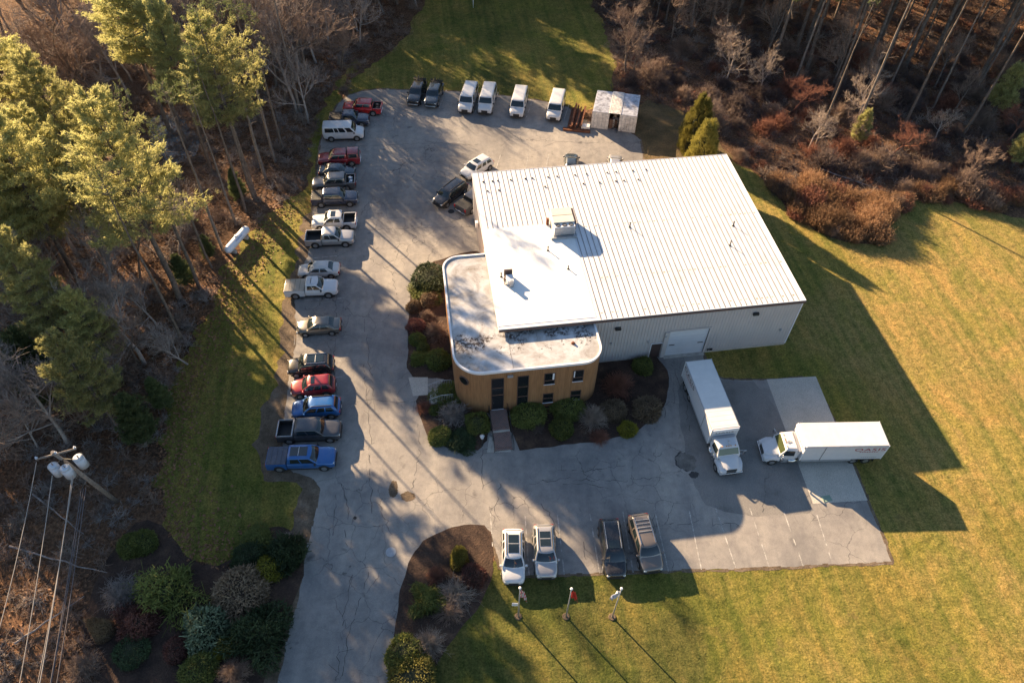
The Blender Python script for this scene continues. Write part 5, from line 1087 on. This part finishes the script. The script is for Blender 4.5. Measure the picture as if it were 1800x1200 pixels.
SH = [
 (757, 484, 27, 18, 'hedge', 'darkg', 'dark green spreading juniper at the upper left corner of the office wing'),
 (752, 507, 24, 11, 'loose', 'yewg', 'low olive green groundcover shrub below the dark juniper'),
 (755, 521, 15, 13, 'ball', 'tanl', 'round tan shrub in the bed left of the office'),
 (727, 535, 12, 12, 'ball', 'tanl', 'small olive brown shrub at the kerb, left of the round tan one'),
 (750, 550, 14, 13, 'twig', 'brownbark', 'twiggy brown shrub below the round tan one'),
 (768, 575, 24, 24, 'wild', 'brownbark', 'bare brown spreading shrub against the office wall'),
 (730, 568, 14, 13, 'ball', 'pinkl', 'faded pink shrub at the kerb left of the office'),
 (734, 592, 13, 12, 'ball', 'yewg', 'small olive shrub directly below the faded pink one'),
 (744, 607, 10, 9, 'ball', 'yewg', 'smallest olive shrub, between two others left of the office'),
 (737, 625, 13, 13, 'loose', 'yewg', 'loose olive shrub at the kerb above the side steps'),
 (772, 625, 19, 19, 'ball', 'yewg', 'clipped green ball against the cedar wall above the side steps'),
 (788, 690, 24, 16, 'loose', 'yewg', 'olive green shrub partly under the big grey bare bush'),
 (797, 716, 31, 28, 'wild', 'greybark', 'big bare grey bush at the rounded office corner'),
 (763, 718, 9, 9, 'ball', 'yewg', 'tiny round green shrub left of the big grey bush'),
 (745, 712, 16, 12, 'twig', 'redtwig', 'low reddish brown shrub by the path below the side steps'),
 (773, 760, 18, 15, 'ball', 'yewg', 'clipped green ball at the lower left tip of the office bed'),
 (839, 737, 18, 21, 'hedge', 'yewg', 'boxy green hedge just left of the front steps'),
 (812, 770, 22, 12, 'loose', 'darkg', 'dark low groundcover shrub beside the path lamp'),
 (930, 719, 27, 20, 'ball', 'yewg', 'wide clipped green bush right of the front steps'),
 (997, 709, 25, 17, 'ball', 'yewg', 'clipped green bush under the office windows'),
 (987, 744, 19, 20, 'ball', 'yewg', 'clipped green ball in front of the windows bush'),
 (1042, 724, 28, 26, 'twig', 'paletwig', 'pale twiggy bush between the green bushes and the dark red one'),
 (1078, 715, 20, 17, 'ball', 'tanl', 'dull olive brown bush right of the pale twiggy one'),
 (1085, 667, 30, 29, 'twig', 'redtwig', 'large round dark red bare bush beside the warehouse wall'),
 (1129, 637, 16, 16, 'ball', 'yewg', 'dark green bush beside the brown warehouse door'),
 (1136, 711, 22, 21, 'ball', 'tanl', 'brown dense round bush at the right end of the bed'),
 (1102, 748, 14, 16, 'ball', 'gold', 'bright yellow green small bush by the driveway'),
 (945, 748, 13, 10, 'wild', 'darktwig', 'sparse dark little shrub below the wide green bush'),
 (1053, 764, 20, 9, 'twig', 'redtwig', 'low dark red creeping shrub at the driveway edge'),
 (808, 972, 17, 22, 'cone', 'arbor', 'gold topped upright evergreen in the mulch island'),
 (766, 1003, 19, 19, 'twig', 'redtwig', 'rosy bare round shrub left in the mulch island'),
 (833, 1003, 19, 21, 'ball', 'redl', 'red round shrub at the right side of the mulch island'),
 (800, 1025, 42, 34, 'grass', 'paletwig', 'fan of bleached ornamental stems in the mulch island'),
 (790, 1062, 32, 26, 'grass', 'brownbark', 'lower clump of dry stems in the mulch island'),
 (750, 1046, 24, 20, 'loose', 'yewg', 'leafy green shrub amid the dry stems of the island'),
 (753, 1118, 31, 31, 'twig', 'paletwig', 'grey tan twiggy dome above the hedges at the bottom edge'),
 (712, 1138, 27, 28, 'hedge', 'yewg', 'olive hedge block along the driveway at the bottom edge'),
 (724, 1180, 36, 26, 'hedge', 'arbor', 'golden olive hedge around the white post at the bottom edge'),
 (232, 950, 20, 20, 'ball', 'yewg', 'left lobe of the green bush pair below the utility pole'),
 (253, 944, 21, 22, 'ball', 'yewg', 'right lobe of the green bush pair below the utility pole'),
 (305, 1020, 54, 42, 'spiky', 'yewg', 'sprawling spiky juniper in the bed by the woods'),
 (425, 1027, 42, 36, 'ball', 'tanl', 'wide brown dome bush in the bed by the driveway'),
 (478, 986, 24, 22, 'ball', 'gold', 'clipped golden ball beside the driveway bed'),
 (437, 970, 25, 22, 'ball', 'darkg', 'dark green ball left of the clipped golden one'),
 (505, 960, 32, 38, 'loose', 'darkg', 'dark leafy shrub mass where the bed meets the driveway'),
 (450, 945, 26, 14, 'loose', 'yewg', 'low olive shrub above the dark green ball'),
 (506, 938, 14, 12, 'grass', 'paletwig', 'small bleached grass tuft beside the driveway'),
 (366, 1087, 38, 36, 'big', 'mint', 'pale mint green rhododendron in the lower left bed'),
 (395, 1131, 17, 15, 'ball', 'gold', 'small yellow green ball right below the rhododendron'),
 (460, 1096, 44, 46, 'loose', 'darkg', 'dark sprawling juniper between rhododendron and driveway'),
 (352, 1166, 28, 25, 'ball', 'yewg', 'olive green bush at the bottom of the lower left bed'),
 (414, 1170, 30, 28, 'twig', 'brownbark', 'brown twiggy dome at the bottom beside the driveway'),
 (312, 1131, 20, 20, 'ball', 'redl', 'dull red shrub left of the small yellow green ball'),
 (245, 1080, 30, 28, 'loose', 'redl', 'dark red bush near the woods in the lower left bed'),
 (184, 1098, 18, 25, 'cone', 'tanl', 'tan upright cone shrub at the wood edge'),
 (233, 1136, 25, 17, 'hedge', 'darkg', 'flat dark green mound below the dark red bush'),
 (215, 1030, 35, 26, 'wild', 'greybark', 'bare grey bush between the woods and the spiky juniper'),
 (150, 1160, 34, 26, 'wild', 'brownbark', 'bare brown bush in the bottom left corner'),
]
for s_ in SH:
    px, py, rx, ry, kd, mt, lb = s_
    zz = None
    if kd == 'cone' and px == 808: zz = 2.4
    if kd == 'cone' and px == 184: zz = 2.6
    shrub(px, py, rx, ry, kd, mt, lb, z=zz, core='browncore' if mt in ('tanl', 'redl', 'pinkl') else None, zz=.012)
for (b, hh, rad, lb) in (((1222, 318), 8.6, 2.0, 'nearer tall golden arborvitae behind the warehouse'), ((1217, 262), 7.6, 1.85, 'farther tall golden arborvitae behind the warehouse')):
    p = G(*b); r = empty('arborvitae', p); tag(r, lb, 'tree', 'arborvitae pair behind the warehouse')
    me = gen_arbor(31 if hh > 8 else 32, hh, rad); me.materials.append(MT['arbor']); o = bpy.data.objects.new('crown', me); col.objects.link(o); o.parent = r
    c = bpy.data.objects.new('trunk', COREM); col.objects.link(c); c.parent = r; c.material_slots[0].link = 'OBJECT'; c.material_slots[0].material = MT['core']; c.scale = (rad*.6, rad*.6, hh*.95)  # no stem: dark core painted as the shade inside the crown

# trees -------------------------------------------------------------
MARKS = [((40, 30), 'the top left corner'), ((200, 130), 'the frozen stream'), ((305, 240), 'the frozen pond'), ((430, 20), 'the creek'), ((410, 420), 'the propane tank'), ((20, 480), 'the left photo edge'),
         ((260, 620), 'the bend of the left lawn'), ((110, 830), 'the utility pole'), ((40, 1100), 'the bottom left corner'), ((520, 230), 'the white passenger van'), ((590, 80), 'the bright red pickup'), ((740, 10), 'the north lawn'),
         ((1080, 90), 'the north lawn'), ((1090, 180), 'the shipping containers'), ((1220, 240), 'the arborvitae pair'), ((1275, 100), 'the thin pale bare tree'), ((1420, 230), 'the pale bleached tree'), ((1450, 20), 'the upper right edge'),
         ((1500, 240), 'the green tipped bush'), ((1640, 230), 'the pale tree reaching right'), ((1760, 60), 'the top right corner'), ((1770, 260), 'the right edge tree'), ((1400, 350), 'the lower brush edge'), ((1500, 400), 'the brush tongue tip'), ((1680, 345), 'the top of the golden field')]
MARKS = [(G(*a), t_) for a, t_ in MARKS]
def where(x, y):
    p, t_ = min(MARKS, key=lambda q: (q[0].x-x)**2+(q[0].y-y)**2); dx, dy = x-p.x, y-p.y; d = math.hypot(dx, dy)
    if d < 2.2: return 'right beside '+t_
    side = ('right of ' if dx > 0 else 'left of ') if abs(dx) > 1.6*abs(dy) else ('behind ' if dy > 0 else 'in front of ') if abs(dy) > 1.6*abs(dx) else ('behind and ' if dy > 0 else 'in front and ')+('right of ' if dx > 0 else 'left of ')
    return ('well ' if d > 11 else '' if d > 5.5 else 'just ')+side+t_
def size_word(v, a, b): return 'small' if v < a else 'tall' if v > b else 'mid sized'
def mk_tree(kind, tm, cm, meshes):
    a, b = meshes; a.materials.append(tm); b.materials.append(cm); return kind, a, b
PINES = [mk_tree('pine_tree', MT['bark'], MT['pine'], gen_pine(s, 22, st, sp, 1, 1)) for s, st, sp in ((1, .50, 5.2), (2, .42, 5.0), (3, .50, 4.8), (4, .28, 4.2))]
TALLP = [mk_tree('pine_tree', MT['bark'], MT['pined'], gen_pine(s, 22, st, 3.8, .7, .7)) for s, st in ((11, .62), (12, .55))]
STEM = [mk_tree('pine_tree', MT['bark'] if s == 14 else MT['stem'], MT['pined'], gen_pine(s, 22, .9, 2.2, .3, .5)) for s in (14, 15)]
SMALLP = [mk_tree('pine_tree', MT['bark'], MT['pined'], gen_pine(s, 9, .12, 2.6, 1.0, .9)) for s in (21, 22)]
BARE = [mk_tree('bare_tree', MT['greybark'], MT['greybark'], gen_bare(s, H, 4, .5, .016)) for s, H in ((1, 15), (2, 16), (3, 14))] + [mk_tree('bare_tree', MT['bark'], MT['brownbark'], gen_bare(s, H, 4, .45, .016)) for s, H in ((5, 15), (6, 14))]
SMALLB = [mk_tree('bare_tree', MT['greybark'], MT['paletwig'], gen_bare(7, 8, 4, .6, .014)), mk_tree('bare_tree', MT['redtwig'], MT['redtwig'], gen_bare(8, 8, 4, .6, .015)), mk_tree('bare_tree', MT['brownbark'], MT['brownbark'], gen_bare(9, 8, 4, .65, .015))]
def tree(proto, x, y, sc, label=None, group=None, rz=None, zs=1.0, tilt=0):
    kind, a, b = proto; r = empty(kind, (x, y, 0), random.uniform(0, 6.28) if rz is None else rz, (sc, sc, sc*zs)); tag(r, label, 'tree', group)
    if tilt: r.rotation_euler = (random.uniform(-tilt, tilt), random.uniform(-tilt, tilt), r.rotation_euler[2])
    for n, me in (('trunk', a), ('crown' if 'pine' in kind else 'branches', b)):
        o = bpy.data.objects.new(n, me); col.objects.link(o); o.parent = r
    return r
gp = 'white pines of the left woods'
for (b, k, hh, lb) in (((318, 530), 1, 24, 'tall pine whose bare trunk meets the ground left of the propane tank'), ((447, 345), 0, 22, 'tall pine with its trunk base right above the propane tank'), ((372, 300), 2, 21, 'pine standing left of the one above the propane tank'),
                       ((185, 375), 1, 20, 'yellow topped pine near the upper left of the woods'), ((90, 300), 0, 20, 'pine cut by the left edge of the photo, upper part'), ((185, 455), 3, 19, 'broad pine in front of the yellow topped one'),
                       ((130, 500), 1, 18, 'pine in the middle of the left woods'), ((215, 760), 3, 14, 'shorter pine above the utility pole'),
                       ((60, 460), 3, 19, 'pine at the left edge beside the grey bare trees'), ((300, 235), 0, 22, 'pine rising behind the pair above the propane tank'), ((40, 380), 0, 18, 'pine at the very left edge of the woods'), ((215, 660), 3, 12, 'pine with a low crown behind the lawn, left of the bare trunked one'), ((150, 650), 3, 18, 'pine amid the grey bare trees of the left woods'), ((80, 560), 1, 20, 'pine at the left edge above the grey bare trees')):
    p = G(*b); slim = b == (372, 300); tree(PINES[k], p.x, p.y, hh/22*(.72 if slim else 1), lb, gp, zs=1.39 if slim else 1)
for i, b in enumerate(((432, 372), (468, 318), (498, 262), (392, 440), (350, 505), (415, 395), (322, 600), (528, 200), (372, 470), (484, 285), (448, 352))):
    p = G(*b); tree(STEM[i % 2], p.x, p.y, (.62, .7, .55)[i % 3], 'slim %s trunk at the wood edge %s' % (('dark', 'grey')[i % 2], where(p.x, p.y)), 'slim trunks along the left wood edge', zs=1.5)
for (b, hh, lb) in (((330, 500), 4, 'small green pine under the tall bare trunked one'), ((368, 452), 3, 'little pine close to the propane tank'), ((255, 770), 6, 'small dark pine at the lower wood edge'), ((290, 715), 4, 'small pine bordering the left lawn'), ((420, 350), 4, 'little pine among the trunks above the tank'),
                    ((110, 700), 9, 'young dark pine left of the shorter pine'), ((320, 380), 3.5, 'young pine in the brown brush above the tank')):
    p = G(*b); tree(SMALLP[random.randrange(2)], p.x, p.y, hh/9, lb, 'small pines along the left woods')
for (b, k, hh, lb) in (((255, 640), 0, 14, 'large grey bare tree leaning over the left woods'), ((150, 620), 1, 15, 'grey bare tree left of the large leaning one'), ((200, 560), 2, 14, 'grey bare tree behind the large leaning one'), ((120, 780), 0, 13, 'grey bare tree left of the utility pole'), ((330, 640), 2, 8, 'slim grey bare tree at the lawn edge')):
    p = G(*b); tree(BARE[k], p.x, p.y, hh/15, lb, 'grey bare trees in the left woods')
# small bare trees and tangles beyond the warehouse
for (b, k, hh, lb) in (((1420, 265), 0, 7.5, 'pale bleached bare tree behind the warehouse corner'), ((1505, 215), 0, 9, 'pale forked bare tree above the green tipped bush'), ((1570, 270), 1, 7, 'rust red bare tree right of the green tipped bush'), ((1390, 200), 1, 8, 'rust red bare tree with arching branches behind the pale one'),
                       ((1275, 150), 0, 9, 'thin pale bare tree rising behind the arborvitae'), ((1335, 165), 0, 7, 'upright forked pale bare tree'), ((1640, 250), 0, 6, 'pale bare tree reaching to the right'), ((1500, 265), 2, 6, 'brown bare tree under the green tipped bush'),
                       ((1770, 250), 1, 8, 'rust red bare tree at the right edge'), ((1690, 320), 2, 7, 'brown bare tree at the lower right of the brush'), ((1250, 230), 2, 6, 'brown bare tree right of the arborvitae')):
    p = G(*b); tree(SMALLB[k], p.x, p.y, hh/8, lb, 'small bare trees beyond the warehouse')
for (b, hh, lb) in (((1500, 262), 5.5, 'small bright green pine in the brush beyond the warehouse'), ((1775, 300), 6, 'small green pine at the right edge of the brush'), ((1740, 210), 8, 'green pine at the right edge near the tall trunks')):
    p = G(*b); tree(mk_tree.__call__('pine_tree', MT['bark'], MT['pine'], gen_pine(int(hh*10), 9, .3, 2.2, .6, .9)), p.x, p.y, hh/9, lb)

def inpoly(x, y, P):
    c = False; n = len(P)
    for i in range(n):
        a, b = P[i], P[i-1]
        if (a.y > y) != (b.y > y) and x < (b.x-a.x)*(y-a.y)/(b.y-a.y)+a.x: c = not c
    return c
CLEAR = [LAWN_L, LAWN_T, LAWN_R, ASPH, ISL, BEDW, BEDS, BEDE, BEDL, ROUGH]
def clear(x, y):
    return any(inpoly(x, y, P) for P in CLEAR) or (Vector((x, y))-Vector((-31, 60))).length < 4
def scatter(n, x0, x1, y0, y1, dmin, rg, ok=lambda x, y: True, pts=None):
    out = [] if pts is None else pts; res = []; tries = 0
    while len(res) < n and tries < n*60:
        tries += 1; x, y = rg.uniform(x0, x1), rg.uniform(y0, y1)
        if clear(x, y) or not ok(x, y): continue
        if any((x-a)**2+(y-b)**2 < dmin*dmin for a, b in out): continue
        out.append((x, y)); res.append((x, y))
    return res
rg = random.Random(42); placed = []
TON = pxpoly([(1360, 330), (1420, 325), (1480, 350), (1560, 350), (1600, 330), (1700, 335), (1790, 350), (1790, 368), (1700, 358), (1600, 350), (1562, 380), (1550, 425), (1500, 428), (1450, 410), (1400, 385)])
LITL = pxpoly([(400, 455), (450, 425), (520, 470), (520, 640), (480, 720), (380, 640)])
LAWN_F = [p for p in LAWN_R]
SOFT = [pxpoly([(600, 470), (710, 470), (710, 720), (610, 720)]), pxpoly([(560, 960), (690, 960), (680, 1190), (510, 1190)])]
def sunny(x, y, h, lo=.55):
    """would the crown of a tree here shade ground the photo shows in full sun?"""
    for f, o_ in [(f, o_) for f in (lo, (lo+.75)/2, .75, .85, .95) for o_ in (-2.5, 0, 2.5)]:
        L = h*f/math.tan(SUN_EL); a, b = x+SD.x*L-SD.y*o_, y+SD.y*L+SD.x*o_
        if inpoly(a, b, TON) or (inpoly(a, b, LAWN_F) and 3 < a < 50) or inpoly(a, b, LITL): return True
        if any(inpoly(a, b, Q) for Q in SOFT) and rg.random() < .14: return True
    return False
# left woods: bare trees, deeper in
for x, y in scatter(70, -85, -27, 25, 118, 3.6, rg, ok=lambda x, y: not (x > -44 and y < 34) and (x < -37 or not 48 < y < 84) and not sunny(x, y, 12, .3), pts=placed):
    k = rg.randrange(5); v = rg.uniform(.6, 1.0); tree(BARE[k], x, y, v, '%s %s bare tree %s' % (size_word(v, .72, .88), 'grey' if k < 3 else 'brown', where(x, y)), 'bare trees inside the left woods', tilt=.06)
for x, y in scatter(30, -100, -42, 45, 118, 5.5, rg, ok=lambda x, y: (y < 96 or x < -62) and not sunny(x, y, 21, .3), pts=placed):
    v = rg.uniform(.85, 1.1); tree(rg.choice(PINES), x, y, v, '%s deep woods pine %s' % (size_word(v, .93, 1.02), where(x, y)), 'pines deep in the left woods', tilt=.03)
for x, y in scatter(30, -62, -28, 84, 118, 2.6, rg, ok=lambda x, y: not any(inpoly(x+SD.x*L, y+SD.y*L, LITL) for L in (20, 30)), pts=placed):
    k = rg.randrange(5); v = rg.uniform(.95, 1.25); tree(BARE[k], x, y, v, '%s %s bare tree %s' % ('very tall', 'grey' if k < 3 else 'brown', where(x, y)), 'bare trees inside the left woods', tilt=.05)
for x, y in scatter(34, -62, -35, 33, 62, 2.4, rg, pts=placed):
    k = rg.randrange(5); v = rg.uniform(.42, .7); tree(BARE[k], x, y, v, '%s %s bare tree %s' % ('low' if v < .56 else 'slim', 'grey' if k < 3 else 'brown', where(x, y)), 'bare trees inside the left woods', tilt=.08)
# upper left corner and the strip beyond the frame that shades the back lot
for x, y in scatter(80, -62, -14, 92, 150, 3.1, rg, ok=lambda x, y: y > 112 or x < -30 or rg.random() < .35, pts=placed):
    v = rg.uniform(.6, .95)*(1 if y < 118 else 1.3); tree(rg.choice(BARE[3:]+BARE[:1]), x, y, v, '%s brown bare tree %s' % (size_word(v, .75, .95), where(x, y)), 'brown bare trees left of the north lawn', tilt=.05)
for x, y in scatter(9, -66, -40, 100, 122, 5, rg, pts=placed):
    tree(rg.choice(PINES), x, y, rg.uniform(.85, 1.05), 'pine in the woods left of the north lawn', 'pines left of the north lawn')
for x, y in scatter(85, -72, 14, 124, 165, 4.2, rg, pts=placed):
    tree(rg.choice(PINES), x, y, rg.uniform(.9, 1.15), 'pine in the woods beyond the north lawn', 'pines beyond the north lawn')
# top right: tall trunks
for x, y in scatter(85, 22, 105, 98, 150, 3.2, rg, ok=lambda x, y: not sunny(x, y, 21, .65), pts=placed):
    v = rg.uniform(.85, 1.15); tree(rg.choice(TALLP), x, y, v, '%s straight trunked pine %s' % (size_word(v, .95, 1.05), where(x, y)), 'tall trunks beyond the brush', tilt=.04)
for x, y in scatter(60, 8, 100, 90, 135, 2.8, rg, ok=lambda x, y: not sunny(x, y, 9, .5), pts=placed):
    v = rg.uniform(.45, .85); tree(rg.choice(BARE[3:]), x, y, v, '%s dark bare tree %s' % (size_word(v, .57, .72), where(x, y)), 'bare trees beyond the brush', tilt=.06)
for i, (bx_, by_) in enumerate(((1432, 262), (1500, 235), (1462, 175), (1395, 150), (1490, 110), (1560, 160), (1585, 230), (1640, 190), (1690, 240), (1720, 150), (1610, 100), (1545, 70), (1350, 95), (1660, 60), (1760, 90), (1380, 40), (1450, 30), (1530, 20), (1590, 40), (1720, 40), (1270, 60), (1215, 50), (1170, 40))):
    p = G(bx_, by_); t_ = tree(STEM[i % 2], p.x, p.y, rg.uniform(.5, .7), zs=1.75, label= '%s straight bare trunk %s' % (('dark', 'grey')[i % 2], where(p.x, p.y)), group='tall trunks beyond the brush', tilt=.05)
# brush: individual tangles the photo lets one tell apart
for x, y in scatter(120, 14, 85, 72, 106, 1.9, rg):
    sc = rg.uniform(1.2, 2.6); k, mt = rg.choice((('wild', 'darktwig'), ('wild', 'brownbark'), ('twig', 'darktwig'), ('tall', 'brownbark'), ('tall', 'darktwig'), ('wild', 'redtwig'), ('twig', 'brownbark')))
    o = bpy.data.objects.new('bramble_bush', rg.choice(PROTO[k])); col.objects.link(o); o.location = (x, y, 0); o.scale = (sc, sc, sc*rg.uniform(.8, 1.2)); o.rotation_euler = (0, 0, rg.uniform(0, 6))
    o.material_slots[0].link = 'OBJECT'; o.material_slots[0].material = MT[mt]; tag(o, '%s %s bramble %s' % (size_word(sc, 1.6, 2.2), dict(darktwig='dark', brownbark='brown', redtwig='rust red')[mt]+(' upright' if k == 'tall' else ' sprawling' if k == 'wild' else ' domed'), where(x, y)), 'bush', 'brambles beyond the warehouse')
# orange brush tongue
TON = pxpoly([(1360, 330), (1420, 325), (1480, 350), (1560, 350), (1600, 330), (1700, 335), (1790, 350), (1790, 368), (1700, 358), (1600, 350), (1562, 380), (1550, 425), (1500, 428), (1450, 410), (1400, 385)])
tp = 0
for _ in range(4000):
    p = G(rg.uniform(1350, 1800), rg.uniform(325, 430))
    if not inpoly(p.x, p.y, TON): continue
    tp += 1
    if tp > 150: break
    sc = rg.uniform(.6, 1.6); k = rg.choice(('reed', 'reed', 'reed', 'tall', 'wild'))
    o = bpy.data.objects.new('dry_bush', rg.choice(PROTO[k])); col.objects.link(o); o.location = (p.x, p.y, 0); o.scale = (sc, sc, sc*rg.uniform(.6, 1.5)); o.rotation_euler = (0, 0, rg.uniform(0, 6))
    o.material_slots[0].link = 'OBJECT'; o.material_slots[0].material = MT['orangel' if rg.random() < (.85 if p.x < 45 else .4) else rg.choice(('brownbark', 'redtwig'))]; tag(o, '%s feathery %s bush %s' % (size_word(sc, 1.1, 1.4), 'orange' if o.material_slots[0].material == MT['orangel'] else 'brown', where(p.x, p.y)), 'bush', 'orange brown brush at the lawn edge')

# undergrowth and litter: masses nobody could count
def mesh_arrays(me):
    V = np.empty(len(me.vertices)*3, np.float32); me.vertices.foreach_get('co', V); F = np.empty(len(me.loops), np.int32); me.loops.foreach_get('vertex_index', F); return V.reshape(-1, 3), F.reshape(-1, 4)
def mass(name, protos, pts, smin, smax, mat, seed, zs=1.0):
    rr = np.random.default_rng(seed); VV, FF, n = [], [], 0; A = [mesh_arrays(p) for p in protos]
    for x, y in pts:
        V, F = A[rr.integers(len(A))]; s = rr.uniform(smin, smax); a = rr.uniform(0, 6.28); ca, sa = math.cos(a)*s, math.sin(a)*s
        W = np.c_[V[:, 0]*ca-V[:, 1]*sa+x, V[:, 0]*sa+V[:, 1]*ca+y, V[:, 2]*s*zs*rr.uniform(.7, 1.2)]; VV.append(W); FF.append(F+n); n += len(V)
    o = link(name, np_mesh(name, np.concatenate(VV), np.concatenate(FF)), mat); return tag(o, kind='stuff')
LOW = [gen_dome(s, 26, .7, .02, 1.6, .7, 4, 2) for s in (41, 42, 43)]; 
def free_pts(n, x0, x1, y0, y1, seed):
    r_ = random.Random(seed); out = []
    while len(out) < n:
        x, y = r_.uniform(x0, x1), r_.uniform(y0, y1)
        if not clear(x, y): out.append((x, y))
    return out
mass('undergrowth', LOW, free_pts(2600, -75, -22, 12, 112, 1), .5, 1.4, MT['brownbark'], 1)
mass('grey_undergrowth', LOW, free_pts(900, -75, -22, 12, 112, 2), .5, 1.5, MT['greybark'], 2)
mass('pale_undergrowth', LOW, free_pts(350, -70, -22, 12, 100, 12) + free_pts(300, 8, 85, 72, 115, 13), .6, 1.6, MT['paletwig'], 12)
mass('red_undergrowth', LOW, free_pts(600, 8, 90, 70, 130, 3), .5, 1.5, MT['redtwig'], 3)
mass('dark_undergrowth', LOW, free_pts(1200, 8, 90, 70, 130, 4), .6, 1.8, MT['darktwig'], 4)
mass('north_undergrowth', LOW, free_pts(600, -60, 0, 88, 135, 5), .5, 1.6, MT['brownbark'], 5)
def lawn_leaves():
    r_ = random.Random(77); out = []
    while len(out) < 3800:
        a, b = r_.choice(LAWN_L[6:19]), None; x, y = a.x+r_.gauss(0, 2.2), a.y+r_.gauss(0, 2.2)
        if inpoly(x, y, LAWN_L) and not inpoly(x, y, ASPH): out.append((x, y))
    return out
fp = np.array(free_pts(45000, -75, -20, 12, 112, 7) + free_pts(22000, 5, 90, 70, 125, 8) + free_pts(9000, -45, 0, 88, 125, 9) + lawn_leaves()); n = len(fp)
C = np.c_[fp, RNG.uniform(.01, .07, n)]; D = rot_rand(n)*[1, 1, .45]; V, F = leaves(C, D, RNG.uniform(.1, .3, n), RNG.uniform(.08, .22, n)); V[:, 2] = np.maximum(V[:, 2], .01)
tag(link('fallen_leaves', np_mesh('fallen_leaves', V, F), MT['leaf']), kind='stuff')
# fallen trunks in the lower left woods
for i, (a, b, lb) in enumerate((((20, 960), (190, 1010), 'pale fallen trunk crossing under the wires'), ((30, 1130), (150, 1050), 'thin fallen branch in the bottom left woods'), ((60, 870), (150, 940), 'fallen log left of the green bush pair'), ((1440, 300), (1560, 340), 'fallen pale trunk in the dark brush'))):
    A, B = G(*a), G(*b); T_ = Tubes(); T_.add(np.array([A.lerp(B, t)+Vector((0, random.gauss(0, .06), .25)) for t in np.linspace(0, 1, 8)]), np.linspace(.09, .03, 8), 6)
    tag(link('fallen_log', T_.mesh('fallen_log'), MT['greybark']), lb, 'log')
